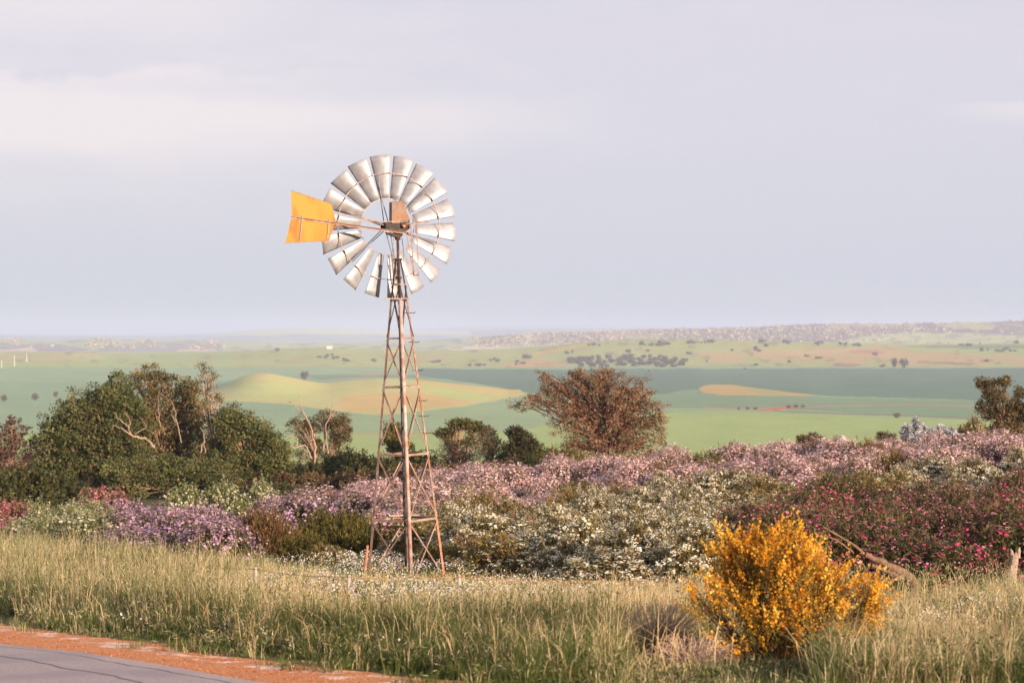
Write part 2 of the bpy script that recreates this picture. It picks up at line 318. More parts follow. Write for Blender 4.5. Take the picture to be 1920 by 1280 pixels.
def build_ground():
    th = np.concatenate([np.linspace(-180, -30, 40, endpoint=False), np.linspace(-30, -14, 40, endpoint=False), np.linspace(-14, 14, 900, endpoint=False),
                         np.linspace(14, 30, 40, endpoint=False), np.linspace(30, 180, 40)])
    th = np.radians(th)
    r = np.concatenate([np.geomspace(1.5, 24, 24, endpoint=False), np.linspace(24, 130, 150, endpoint=False), np.geomspace(130, 1250, 60, endpoint=False),
                        1.0 / np.linspace(1 / 1250., 1 / 4600., 230, endpoint=False), np.geomspace(4600, 33000, 170)])
    TH, RR = np.meshgrid(th, r)
    X = np.sin(TH) * RR; Y = np.cos(TH) * RR; Z = ground_z(X, Y)
    px = 960 + F * X / np.maximum(Y, 1.0); py = HOR - F * Z / np.maximum(Y, 1.0)
    front = (Y > 1) & (np.abs(TH) < R(40))
    colr = np.zeros(X.shape + (3,)); colr[:] = C(110, 105, 70, 0.6)
    n1 = vnoise(X, Y, 5.0, 1)[..., None]
    colr[:] = colr * (0.7 + 0.6 * n1)
    # straw and sand under the verge grass
    s = np.clip(vnoise(X, Y, 1.3, 2) * 2 - 0.7, 0, 1)[..., None] * (RR < 130)[..., None]
    colr[:] = colr * (1 - s) + C(165, 135, 100, 0.6) * s
    far = RR > 700
    colr[far] = C(170, 187, 124, 0.80)
    fpx = px + (vnoise(X, Y * 0.5, 260, 8) - 0.5) * 60; fpy = py
    n2 = (vnoise(px, py * 6, 46, 9, 3) - 0.5) * 2
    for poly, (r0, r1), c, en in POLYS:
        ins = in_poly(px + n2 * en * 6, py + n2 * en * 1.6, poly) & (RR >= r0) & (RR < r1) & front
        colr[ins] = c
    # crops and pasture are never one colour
    n3 = vnoise(px, py * 7, 90, 21, 4)[..., None]; n4 = vnoise(px, py * 5, 24, 22, 3)[..., None]
    m = (far & front)[..., None]
    colr = np.where(m, colr * (0.86 + 0.2 * n3 + 0.10 * n4), colr)
    # scrubby hills: mauve woodland and warm earth showing through
    hill = ((RR > 3950) & (RR < 6800) & front)
    q = np.clip((vnoise(px, py * 5, 38, 31, 3) - 0.60) * 7, 0, 1)[..., None]
    colr = np.where(hill[..., None], colr * (1 - q * 0.35) + C(205, 168, 110) * q * 0.35, colr)
    q = np.clip((vnoise(px, py * 4, 26, 33, 3) - 0.66) * 9, 0, 1)[..., None]
    colr = np.where(hill[..., None], colr * (1 - q * 0.5) + C(128, 122, 105) * q * 0.5, colr)
    hill2 = ((RR > 6800) & (RR < 11500) & front)
    q = np.clip((vnoise(px, py * 6, 22, 35, 4) - 0.54) * 7, 0, 1)[..., None]
    colr = np.where(hill2[..., None], colr * (1 - q * 0.55) + C(150, 135, 140) * q * 0.55, colr)
    q = np.clip((vnoise(px, py * 6, 16, 36, 4) - 0.60) * 7, 0, 1)[..., None]
    colr = np.where(hill2[..., None], colr * (1 - q * 0.5) + C(228, 208, 160) * q * 0.5, colr)
    nr, nc = X.shape
    V = np.stack([X, Y, Z], -1).reshape(-1, 3)
    a = (np.arange(nr - 1)[:, None] * nc + np.arange(nc - 1)[None]).ravel()
    faces = np.stack([a, a + 1, a + nc + 1, a + nc], -1)
    # centre fan
    V = np.vstack([V, [[0, 0, gz1(0, 0)]]]); ci = len(V) - 1
    tri = np.stack([np.full(nc - 1, ci), np.arange(1, nc), np.arange(0, nc - 1)], -1)
    cc = np.vstack([colr.reshape(-1, 3), [colr[0, 0]]])
    me = mesh_np('ground', V, [faces, tri], cc, True)
    me.flip_normals()
    return tag(link('ground', me, None, M_ground), kind='structure')
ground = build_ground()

def strip(name, left, right, mat, dz, ys, nx=10, wob=0.0, thick=0.0):
    V = []; 
    for j, y in enumerate(ys):
        x0 = edge_x(left, y) if callable(left) is False else left(y); x1 = edge_x(right, y)
        if wob: x1 = x1 + (float(vnoise(np.array(y), np.array(3.0), 1.6, 5)) - 0.5) * wob + (float(vnoise(np.array(y), np.array(9.0), 0.35, 6)) - 0.5) * wob * 0.35
        for i in range(nx + 1):
            x = x0 + (x1 - x0) * i / nx; V.append((x, y, gz1(x, y) + dz))
    n = nx + 1; nr = len(ys)
    a = (np.arange(nr - 1)[:, None] * n + np.arange(nx)[None]).ravel()
    f = np.stack([a, a + 1, a + n + 1, a + n], -1)
    faces = [f]
    if thick:   # a real edge dropping to the verge
        k = len(V); e = [j * n + nx for j in range(nr)]
        V += [(V[i][0] + 0.03, V[i][1], V[i][2] - thick) for i in e]
        faces.append(np.array([[e[j], k + j, k + j + 1, e[j + 1]] for j in range(nr - 1)]))
    me = mesh_np(name, np.array(V), faces, None, True)
    return tag(link(name, me, None, mat), kind='structure')
def mat_gravel():
    m = mat_noise('orange_gravel', (0.36, 0.13, 0.05), (0.80, 0.36, 0.16), 22, rough=0.95, spec=0.1, lo=0.3, hi=0.7, bump=0.9)
    nt = m.node_tree; N = nt.nodes.new; L = nt.links.new; b = nt.nodes['Principled BSDF']
    src = b.inputs['Base Color'].links[0].from_socket
    at = N('ShaderNodeAttribute'); at.attribute_name = 'Col'
    tc = N('ShaderNodeTexCoord'); n = N('ShaderNodeTexNoise'); L(tc.outputs['Object'], n.inputs['Vector']); n.inputs['Scale'].default_value = 1.5; n.inputs['Detail'].default_value = 10; n.inputs['Roughness'].default_value = 0.72
    ad = N('ShaderNodeMath'); ad.operation = 'ADD'; L(n.outputs['Fac'], ad.inputs[0]); L(at.outputs['Fac'], ad.inputs[1])
    r = N('ShaderNodeValToRGB'); L(ad.outputs[0], r.inputs['Fac']); r.color_ramp.elements[0].position = 0.50; r.color_ramp.elements[1].position = 0.545
    mx = N('ShaderNodeMixRGB'); L(r.outputs[0], mx.inputs['Fac']); L(src, mx.inputs['Color1']); mx.inputs['Color2'].default_value = (0.80, 0.60, 0.47, 1)
    L(mx.outputs[0], b.inputs['Base Color']); return m
def build_verge():
    ys = np.concatenate([np.arange(-38, 20, 1.0), np.arange(20, 44, 0.12), np.arange(44, 60, 0.6)])
    o = strip('gravel_verge', ROAD, VERGE, mat_gravel(), 0.012, ys, nx=14, wob=1.0)
    me = o.data; n = len(me.vertices); co = np.zeros(n * 3, np.float32); me.vertices.foreach_get('co', co); co = co.reshape(-1, 3)
    x0 = edge_x(ROAD, co[:, 1]); x1 = edge_x(VERGE, co[:, 1]); t = (co[:, 0] - x0) / (x1 - x0)
    w = np.interp(t, [0, .36, .5, .62, .8, 1.0], [-.3, -.3, -.02, .01, -.03, -.06])
    a = me.color_attributes.new('Col', 'FLOAT_COLOR', 'POINT'); cc = np.ones((n, 4), np.float32); cc[:, :3] = w[:, None]; a.data.foreach_set('color', cc.ravel())
    co[:, 2] += (vnoise(co[:, 0], co[:, 1], 0.6, 12) - 0.5) * 0.03 * np.clip(t * 3, 0, 1) * (t < 0.9) + 0.01 * (t > 0.01) * (t < 0.9)
    me.vertices.foreach_set('co', co.ravel())
build_verge()
M_asph = mat_noise('asphalt', (0.27, 0.215, 0.205), (0.50, 0.40, 0.38), 30, rough=0.9, spec=0.2, lo=0.3, hi=0.7, bump=0.5, c3=(0.32, 0.26, 0.26), s3=0.5)
ROAD_L = [(p[0] - 9.0 - 0.0 * p[1], p[1]) for p in ROAD]
strip('road', ROAD_L, ROAD, M_asph, 0.03, np.concatenate([np.arange(-38, 18, 1.5), np.arange(18, 58, 0.5)]), nx=16, thick=0.05)

def seam(off, wob, ya, yb, wd):
    ys = np.arange(ya, yb, .25); V = []
    for y in ys:
        x = float(edge_x(ROAD, y)) - off + (float(vnoise(np.array(y), np.array(off * 9), 1.1, 5)) - .5) * wob
        w_ = wd * (.5 + float(vnoise(np.array(y), np.array(off), .4, 8)))
        for q in (-w_, w_): V.append((x + q, y, gz1(x, y) + .036))
    a = np.arange(len(ys) - 1)[:, None] * 2
    tag(link('road_seam', mesh_np('road_seam', V, [a + np.array([[0, 1, 3, 2]])]), None, M_seam), kind='structure')
M_seam = mat_noise('tar_seam', (0.25, 0.20, 0.195), (0.36, 0.29, 0.28), 20, rough=0.9)
seam(1.25, .5, 18, 40, .022); seam(.35, .35, 20, 38, .012)
# ------------------------------------------------------------ leaf / tube geometry
def rand_dirs(n, rng, up=0.0):
    d = rng.normal(size=(n, 3)); d[:, 2] += up; return d / np.linalg.norm(d, axis=1, keepdims=True)
def leaves(cen, axis, L, W, cols, rng, rough_n=None):
    """diamond leaves: centre, long axis, length, width -> verts, faces, cols"""
    n = len(cen); r = rand_dirs(n, rng) if rough_n is None else rough_n
    side = np.cross(axis, r); side /= (np.linalg.norm(side, axis=1, keepdims=True) + 1e-9)
    L = np.broadcast_to(np.asarray(L, float), (n,))[:, None]; W = np.broadcast_to(np.asarray(W, float), (n,))[:, None]
    v = np.stack([cen - axis * L * 0.5, cen + side * W * 0.5 + axis * L * 0.05, cen + axis * L * 0.5, cen - side * W * 0.5 + axis * L * 0.05], 1)
    f = np.arange(n * 4).reshape(n, 4)
    return v.reshape(-1, 3), f, np.repeat(cols, 4, axis=0)
def discs(cen, nrm, rad, cols, rng, k=5):
    """k-sided flower heads"""
    n = len(cen); r = rand_dirs(n, rng); a = np.cross(nrm, r); a /= (np.linalg.norm(a, axis=1, keepdims=True) + 1e-9); b = np.cross(nrm, a)
    rad = np.broadcast_to(np.asarray(rad, float), (n,))
    an = np.arange(k) / k * 2 * np.pi
    v = cen[:, None] + (np.cos(an)[None, :, None] * a[:, None] + np.sin(an)[None, :, None] * b[:, None]) * rad[:, None, None]
    return v.reshape(-1, 3), np.arange(n * k).reshape(n, k), np.repeat(cols, k, axis=0)
def join(parts):
    V = []; Fs = {}; Cc = []; off = 0
    for v, f, c in parts:
        if len(v) == 0: continue
        V.append(v); Cc.append(c)
        for ff in (f if isinstance(f, list) else [f]):
            Fs.setdefault(ff.shape[1], []).append(ff + off)
        off += len(v)
    return np.concatenate(V), [np.concatenate(x) for x in Fs.values()], np.concatenate(Cc)
def tube(path, rad, c, k=5, cap=True):
    path = np.asarray(path, float); n = len(path); rad = np.broadcast_to(np.asarray(rad, float), (n,))
    t = np.gradient(path, axis=0); t /= (np.linalg.norm(t, axis=1, keepdims=True) + 1e-9)
    ref = np.array([0.31, 0.95, 0.05]) if abs(t[0, 1]) < 0.8 else np.array([1.0, 0.1, 0.0])
    a = np.cross(t, ref); a /= (np.linalg.norm(a, axis=1, keepdims=True) + 1e-9); b = np.cross(t, a)
    an = np.arange(k) / k * 2 * np.pi
    v = path[:, None] + (np.cos(an)[None, :, None] * a[:, None] + np.sin(an)[None, :, None] * b[:, None]) * rad[:, None, None]
    i = np.arange(n - 1)[:, None] * k + np.arange(k)[None]; j = np.arange(n - 1)[:, None] * k + (np.arange(k)[None] + 1) % k
    f = np.stack([i, j, j + k, i + k], -1).reshape(-1, 4)
    fs = [f]
    if cap and k in (4, 5, 6, 8, 10, 12, 16): fs += [np.arange(k)[::-1][None], (np.arange(k) + (n - 1) * k)[None]]
    return v.reshape(-1, 3), fs, np.tile(np.asarray(c, float), (n * k, 1))
def bez(p0, p1, bow, n=5):
    t = np.linspace(0, 1, n)[:, None]; m = (np.asarray(p0) + np.asarray(p1)) / 2 + np.asarray(bow)
    return (1 - t) ** 2 * np.asarray(p0) + 2 * t * (1 - t) * m + t ** 2 * np.asarray(p1)
def pick(pal, n, rng, jit=0.12):
    pal = np.asarray(pal); c = pal[rng.integers(0, len(pal), n)]
    return c * (1 + rng.normal(0, jit, (n, 1)))

# ------------------------------------------------------------ the crown builder (trees and big shrubs)
def plant(name, base, blobs, label, cat, pal, n_tips, leaf_per=26, leaf=(0.16, 0.07), clump=0.38, bark=(0.32, 0.26, 0.22), trunk_r=0.14,
          group=None, seed=1, droop=0.0, limb_bow=0.3, twig_r=0.012, trunks=1, inner=0.35, up=0.4, extra=None, crown_name='crown', shell=(0.45, 1.0), flowers=None, fork=0.35):
    """blobs: (centre xyz, radii xyz, weight) relative to the base. Limbs run from the trunk to each blob, twigs to each clump."""
    rng = np.random.default_rng(seed); base = np.asarray(base, float)
    root = empty(name, base, label, cat, group)
    wood = []; w = np.array([b[2] * (b[1][0] * b[1][2]) for b in blobs]); w = w / w.sum()
    limbs = []
    H = max(b[0][2] for b in blobs)
    for k, (c, rr, wt) in enumerate(blobs):
        c = np.asarray(c, float)
        b0 = np.array([rng.uniform(-1, 1), rng.uniform(-1, 1), 0]) * (0.25 * (trunks > 1) * trunks * 0.5) + np.array([0, 0, -0.15])
        if trunks <= 1: b0 = np.array([0, 0, -0.15])
        fk = b0 + (c - b0) * fork * rng.uniform(0.8, 1.2) * np.array([0.35, 0.35, 1.0])
        top = c + np.array([0, 0, rr[2] * 0.35])
        pts = np.vstack([bez(b0, fk, [rng.normal(0, .06), rng.normal(0, .06), 0], 4), bez(fk, top, np.array([rng.normal(0, limb_bow), rng.normal(0, limb_bow), limb_bow * 0.5]) * 0.6, 7)[1:]])
        r = np.linspace(trunk_r, trunk_r * 0.16, len(pts)) * (1.0 if trunks <= 1 or k == 0 else 0.7)
        wood.append(tube(pts, r, np.asarray(bark) * rng.uniform(0.85, 1.15), 6)); limbs.append(pts)
    bi = rng.choice(len(blobs), n_tips, p=w)
    d = rand_dirs(n_tips, rng, 0.15); rad = rng.uniform(shell[0], shell[1], n_tips) ** 0.8
    cen = np.array([blobs[b][0] for b in bi]); rr = np.array([blobs[b][1] for b in bi])
    tips = cen + d * rr * rad[:, None]
    tips[:, 2] = np.maximum(tips[:, 2], 0.1)
    for i in range(n_tips):
        L = limbs[bi[i]]; j = rng.integers(4, len(L)); s = L[j]
        bow = np.array([0, 0, 0.15 if droop == 0 else droop]) + rng.normal(0, 0.08, 3)
        p = bez(s, tips[i], bow * np.linalg.norm(tips[i] - s) * 0.6, 5)
        wood.append(tube(p, np.linspace(twig_r * 2.2, twig_r * 0.5, 5), np.asarray(bark) * rng.uniform(0.75, 1.2), 4, False))
    wv, wf, wc = join(wood)
    link('trunk', mesh_np(name + '_wood', wv, wf, wc, True), root, M_bark)
    n = n_tips * leaf_per
    ci = np.repeat(np.arange(n_tips), leaf_per); cs = clump * rng.uniform(0.6, 1.35, n_tips)
    out = d[ci] * 0.35
    off = rand_dirs(n, rng) * (rng.uniform(0, 1, n) ** 0.5)[:, None] * cs[ci][:, None] * np.array([1, 1, 0.75])
    pos = tips[ci] + off
    ax = off / (np.linalg.norm(off, axis=1, keepdims=True) + 1e-6) + rand_dirs(n, rng) * 0.7 + out + np.array([0, 0, up]); ax[:, 2] -= droop * 1.2
    ax /= np.linalg.norm(ax, axis=1, keepdims=True)
    cl = pick(pal, n_tips, rng, 0.14)[ci] * (1 + rng.normal(0, 0.15, (n, 1)))
    parts = [leaves(pos, ax, leaf[0] * rng.uniform(0.7, 1.3, n), leaf[1] * rng.uniform(0.7, 1.3, n), cl, rng)]
    ni = int(n * inner)
    if ni:
        bi2 = rng.choice(len(blobs), ni, p=w); c2 = np.array([blobs[b][0] for b in bi2]); r2 = np.array([blobs[b][1] for b in bi2])
        p2 = c2 + rand_dirs(ni, rng) * r2 * (rng.uniform(0, 0.8, ni) ** 0.5)[:, None]; p2[:, 2] = np.maximum(p2[:, 2], 0.05)
        parts.append(leaves(p2, rand_dirs(ni, rng), leaf[0] * 1.4, leaf[1] * 1.8, pick(pal, ni, rng, 0.15), rng))
    v, f, c = join(parts)
    link(crown_name, mesh_np(name + '_crown', v, f, c), root, M_leaf)
    if flowers:
        fp, per, fr, = flowers
        ci = np.repeat(np.arange(n_tips), per); nn = len(ci)
        off = rand_dirs(nn, rng, 0.2) * (rng.uniform(0.3, 1, nn) ** 0.5)[:, None] * cs[ci][:, None] * np.array([.8, .8, .9])
        v, f, c = discs(tips[ci] + off, rand_dirs(nn, rng, 0.5), fr * rng.uniform(0.6, 1.3, nn), pick(fp, nn, rng, 0.1), rng)
        link('blossoms', mesh_np(name + '_blossoms', v, [f], c), root, M_petal)
    if extra: extra(root, rng)
    return root
def pxblobs(base_px, Y, lst):
    """crown lobes given by photo position and radius -> metres from the base"""
    s = Y / F; bx, by = base_px; out = []
    for it in lst:
        cx, cy, rx, ry = it[:4]; wt = it[4] if len(it) > 4 else 1.0
        out.append((((cx - bx) * s, (random.random() - 0.5) * rx * s * 0.7, (by - cy) * s), (rx * s, rx * s * 0.9, ry * s), wt))
    return out
def stand(px, Y):
    """ground point under a photo column at a distance, and its photo row"""
    x = wx(px, Y); z = gz1(x, Y); return np.array([x, Y, z]), HOR - z / Y * F
def px_plant(name, px, Y, lst, label, cat, pal, n_tips, **kw):
    b, by = stand(px, Y); return plant(name, b, pxblobs((px, by), Y, lst), label, cat, pal, n_tips, **kw)

# ------------------------------------------------------------ the windmill
def bm_box_between(p0, p1, wdt, thk, side):
    """flat bar from p0 to p1, width along side"""
    p0 = np.asarray(p0, float); p1 = np.asarray(p1, float); t = p1 - p0; t /= np.linalg.norm(t)
    s = np.asarray(side, float); s = s - t * s.dot(t); s /= np.linalg.norm(s); n = np.cross(t, s)
    v = [p + s * a * wdt / 2 + n * b * thk / 2 for p in (p0, p1) for a, b in ((-1, -1), (1, -1), (1, 1), (-1, 1))]
    f = np.array([[0, 1, 2, 3], [7, 6, 5, 4], [0, 4, 5, 1], [1, 5, 6, 2], [2, 6, 7, 3], [3, 7, 4, 0]])
    return np.array(v), f, np.ones((8, 3))
def angle_bar(p0, p1, f1, f2, w, t=0.006):
    """L section with its outer corner on the line p0-p1 and flanges along f1 and f2"""
    p0 = np.asarray(p0, float); p1 = np.asarray(p1, float); f1 = np.asarray(f1, float); f2 = np.asarray(f2, float)
    prof_ = [0 * f1, f1 * w, f1 * w + f2 * t, (f1 + f2) * t, f2 * w + f1 * t, f2 * w]
    v = [p + q for p in (p0, p1) for q in prof_]
    f4 = [[i, (i + 1) % 6, (i + 1) % 6 + 6, i + 6] for i in range(6)] + [[0, 1, 2, 3], [0, 3, 4, 5], [6, 9, 8, 7], [6, 11, 10, 9]]
    return np.array(v), np.array(f4), np.ones((12, 3))
def part(name, parts, parent, mat, smooth=False, label=None):
    if not isinstance(parts, list): parts = [parts]
    v, f, c = join(parts); o = link(name, mesh_np(name, v, f, None, smooth), parent, mat)
    if label: o['label'] = label
    return o
MY = 52.5
mill_base = np.array([wx(762, MY), MY, gz1(wx(762, MY), MY)])
MS = F / MY                                  # photo pixels per metre at the mill
def MZ(py): return wz(py, MY) - mill_base[2]
mill = empty('windmill', mill_base, 'old windpump with a silver multi-blade wheel, yellow tail vane and rusty lattice tower', 'windmill')
mill.rotation_euler = (0, R(-1.45), 0)
RB = 0.862
def legR(z): return RB - (RB - 0.20) / MZ(563) * z if z < MZ(563) else 0.20 - (0.20 - 0.075) * (z - MZ(563)) / (MZ(490) - MZ(563))
LD = [np.array([math.cos(R(a)), math.sin(R(a)), 0.0]) for a in (-170.0, -80.0, 10.0, 90.0)]    # left, front, right, back
ztop = MZ(486)
def lp(i, z): return LD[i % 4] * legR(z) + np.array([0, 0, z])
for i in range(4):
    fl = [(LD[(i + 1) % 4] - LD[i]), (LD[(i + 3) % 4] - LD[i])]; fl = [q / np.linalg.norm(q) for q in fl]
    zb = [-0.25, MZ(563), ztop]; W_ = 0.056
    if i == 1: part('leg', [tube([lp(1, zb[0]), lp(1, zb[1])], [0.043, 0.038], (1, 1, 1), 16)], mill, M_rust_pale, True)
    else: part('leg', [angle_bar(lp(i, zb[0]), lp(i, zb[1]), fl[0], fl[1], W_)], mill, M_rust)
    part('upper_leg', [angle_bar(lp(i, zb[1]), lp(i, zb[2]), fl[0], fl[1], W_ * 0.8)], mill, M_rust_dark)
GL = [MZ(973), MZ(851), MZ(725), MZ(634), MZ(563), MZ(533)]
for z in GL:
    for i in range(4):
        a, b = lp(i, z), lp(i + 1, z); t = (b - a) / np.linalg.norm(b - a); n = np.cross(t, [0, 0, 1])
        w = 0.044 if z < 5 else 0.034
        part('girt', [bm_box_between(a + n * 0.004, b + n * 0.004, w, 0.005, [0, 0, 1]), bm_box_between(a - n * w / 2 + [0, 0, w / 2 - .002], b - n * w / 2 + [0, 0, w / 2 - .002], 0.005, w, [0, 0, 1])], mill, M_rust)
PZ = [0.02, MZ(973), MZ(851), MZ(725), MZ(634), MZ(533)]
for k in range(5):
    z0, z1 = PZ[k] + 0.03, PZ[k + 1] - 0.03
    for i in range(4):
        for a, b, s in ((lp(i, z0), lp(i + 1, z1), 1), (lp(i + 1, z0), lp(i, z1), -1)):
            t = (b - a) / np.linalg.norm(b - a); n = np.cross(lp(i + 1, z0) - lp(i, z0), [0, 0, 1.0]); n /= np.linalg.norm(n)
            part('brace', bm_box_between(a + n * (0.010 + 0.004 * s), b + n * (0.010 + 0.004 * s), 0.030 if k < 3 else 0.022, 0.005, np.cross(t, n)), mill, M_rust if k < 4 else M_rust_dark)
for py in (587, 606, 642, 668, 695, 724, 752, 781, 813, 845, 878, 908, 938, 972, 1008, 1036):
    if py in (606, 668, 724): continue
    z = MZ(py); p = lp(2, z)
    part('climbing_peg', [bm_box_between(p + np.array([-0.115, 0.0, 0.004]), p + np.array([0.105, -0.02, -0.002]), 0.020, 0.014, [0, 1, 0]), bm_box_between(p + np.array([0.100, -0.02, 0]), p + np.array([0.122, -0.02, 0.028]), 0.018, 0.010, [0, 1, 0])], mill, M_dark)
# red painted lower end of the right leg and the splint on the left leg
fl = [(LD[3] - LD[2]), (LD[1] - LD[2])]; fl = [q / np.linalg.norm(q) for q in fl]
part('leg_splice', angle_bar(lp(2, 0.0) + LD[2] * .006, lp(2, MZ(960)) + LD[2] * .006, fl[0], fl[1], 0.07), mill, M_rust_red, label='red rusted lower length of the right leg')
p = lp(0, 0.85) + np.array([-0.055, -0.03, 0]); p2 = lp(0, -0.2) + np.array([-0.075, -0.03, 0])
part('leg_splice', [tube([p, p2], 0.026, (1, 1, 1), 6)], mill, M_rust_red, label='rusty stub bar tied beside the left leg')
part('board', bm_box_between(lp(3, MZ(973)) + np.array([-0.30, -0.14, 0.045]), lp(3, MZ(973)) + np.array([0.42, -0.20, 0.05]), 0.20, 0.03, [0, 1, 0]), mill, M_wood)
part('board', bm_box_between(np.array([-0.33, -0.10, MZ(562) + .03]), np.array([0.23, -0.16, MZ(563) + .03]), 0.12, 0.024, [0.1, 1, 0]), mill, M_wood)
part('pump_pipe', tube([[0, 0, -0.1], [0, 0, MZ(590)]], 0.030, (1, 1, 1), 10), mill, M_black, True)
part('pump_rod', tube([[0, 0, MZ(590)], [0, 0, MZ(452)]], 0.012, (1, 1, 1), 6), mill, M_dark, True)
# mast
zt = MZ(441)
part('mast_pipe', [tube([[0, 0, ztop - 0.75], [0, 0, zt]], [0.034, 0.030], (1, 1, 1), 10), tube([[0, 0, ztop - 0.02], [0, 0, ztop + 0.02]], 0.088, (1, 1, 1), 12), tube([[0, 0, zt - 0.10], [0, 0, zt - 0.02]], 0.062, (1, 1, 1), 12),
     tube([[0, 0, ztop - 0.42], [0, 0, ztop - 0.38]], 0.075, (1, 1, 1), 12)], mill, M_rust_dark, True)
for a in (0.13, -0.13):
    part('stay_rod', tube([[a * 0.7, 0, zt - 0.06], [a, 0, ztop + 0.10], [a * 0.75, 0, ztop - 0.1]], 0.007, (1, 1, 1), 5), mill, M_spoke)
# head: casting, bracket, hood.  hx = photo offset from the mast in zoomed pixels
SC = 0.2579 / MS
def HP(zx, zy, d=0.0):   # position in the mill frame from the zoomed crop (mast axis at 882, depth towards the camera positive)
    py = 270 + zy * 0.2579
    return np.array([(zx - 880) * SC, -d, MZ(py)])
def prism(outline, d0, d1, ang=14.0):
    """outline of (zx, zy) extruded from depth d0 (near) to d1 (far), turned about the mast"""
    c, s = math.cos(R(ang)), math.sin(R(ang)); V = []
    for d in (-d0, d1):
        for zx, zy in outline:
            q = HP(zx, zy); x = q[0] / c; V.append([x * c - d * s, x * s + d * c, q[2]])
    n = len(outline)
    f4 = np.array([[i, (i + 1) % n, (i + 1) % n + n, i + n] for i in range(n)])
    caps = [np.arange(n)[None], (np.arange(n)[::-1] + n)[None]]
    return np.array(V), [f4] + caps, np.ones((2 * n, 3))
def bevel(o, w=0.008, seg=2):
    m = o.modifiers.new('bevel', 'BEVEL'); m.width = w; m.segments = seg; m.limit_method = 'ANGLE'; return o
bevel(part('gear_case', [prism([(795, 572), (955, 566), (958, 612), (925, 640), (850, 632), (798, 622)], 0.13, 0.13)], mill, M_dark), 0.012)
bevel(part('gear_case_bracket', [prism([(800, 645), (912, 656), (905, 672), (870, 676), (845, 668), (812, 654)], 0.09, 0.09), prism([(850, 628), (925, 636), (900, 676), (860, 676)], 0.05, 0.05)], mill, M_dark), 0.006)
bevel(part('hood', [prism([(840, 422), (905, 419), (960, 555), (952, 571), (836, 574)], 0.15, 0.15)], mill, M_hood), 0.012)
bevel(part('cap', [prism([(893, 560), (957, 560), (950, 600), (900, 598)], 0.16, 0.0)], mill, M_dark), 0.006)
part('rust_cap', [tube([HP(930, 600, .15) + [0, .03, 0], HP(932, 600, .19)], [0.045, 0.03], (1, 1, 1), 8)], mill, M_rust_red)
# furling gear on the right
part('furl_arm', bm_box_between(HP(945, 584, 0.12), HP(1112, 571, 0.10), 0.03, 0.02, [0, 0, 1]), mill, M_rust)
part('furl_arm', bm_box_between(HP(960, 652, 0.16), HP(985, 655, 0.16), 0.05, 0.02, [0, 0, 1]), mill, M_rust)
for a, b, w in (((978, 588), (992, 958), .026), ((1020, 580), (1027, 957), .024), ((944, 634), (990, 952), .018)):
    part('furl_rod', bm_box_between(HP(*a, 0.13), HP(*b, 0.13), w, 0.012, [1, 0, 0]), mill, M_rust)
for a, b in (((970, 822), (1004, 819)), ((988, 958), (1027, 957))):
    part('furl_crosspiece', bm_box_between(HP(*a, 0.145), HP(*b, 0.145), 0.014, 0.014, [0, 0, 1]), mill, M_dark)
# wheel
PHI = 21.0
ax_ = np.array([-math.sin(R(PHI)), math.cos(R(PHI)), 0.0])      # from the mast out to the wheel
hx_ = np.array([math.cos(R(PHI)), math.sin(R(PHI)), 0.0]); hz_ = np.array([0, 0, 1.0])
wc = np.array([0, 0, MZ(270 + 596 * 0.2579)]) + ax_ * 0.60 + np.array([0.0, 0, 0.02])
wc[0] = (798 - 880) * SC * 1.0 - 0.01
RW = 1.555
def wp(r, a, d=0.0): return wc + (hx_ * math.cos(a) + hz_ * math.sin(a)) * r - ax_ * d      # d towards the camera
wheel_parts = []
part('hub', [tube([wp(0, 0, 0.17), wp(0, 0, -0.17)], 0.045, (1, 1, 1), 12), tube([wp(0, 0, 0.17), wp(0, 0, 0.145)], 0.095, (1, 1, 1), 12), tube([wp(0, 0, -0.145), wp(0, 0, -0.17)], 0.095, (1, 1, 1), 12),
             tube([wp(0, 0, 0.17), wp(0, 0, 0.5)], 0.03, (1, 1, 1), 10)], mill, M_dark, True)
for rr_, nm, wd in ((0.615, 'inner_rim', 0.020), (1.165, 'outer_rim', 0.024)):
    n = 72; V = []; 
    for i in range(n):
        a = 2 * math.pi * i / n
        for dr, dd in ((-0.005, -wd / 2), (0.005, -wd / 2), (0.005, wd / 2), (-0.005, wd / 2)):
            V.append(wp(rr_ + dr, a, dd + (0.135 if rr_ > 1 else 0.02)))
    f = np.array([[i * 4 + j, i * 4 + (j + 1) % 4, ((i + 1) % n) * 4 + (j + 1) % 4, ((i + 1) % n) * 4 + j] for i in range(n) for j in range(4)])
    part(nm, (np.array(V), f, np.ones((len(V), 3))), mill, M_rim)
for k in range(6):
    a = R(101 + 60 * k)
    for d, da in ((0.155, R(1.0)), (-0.155, R(-1.0))):
        part('spoke', tube([wp(0.07, a, d), wp(0.615, a + da * 0.5, d * 0.35 + 0.01), wp(1.16, a + da, 0.12)], 0.0105, (1, 1, 1), 6), mill, M_spoke, True)
rb = np.random.default_rng(5)
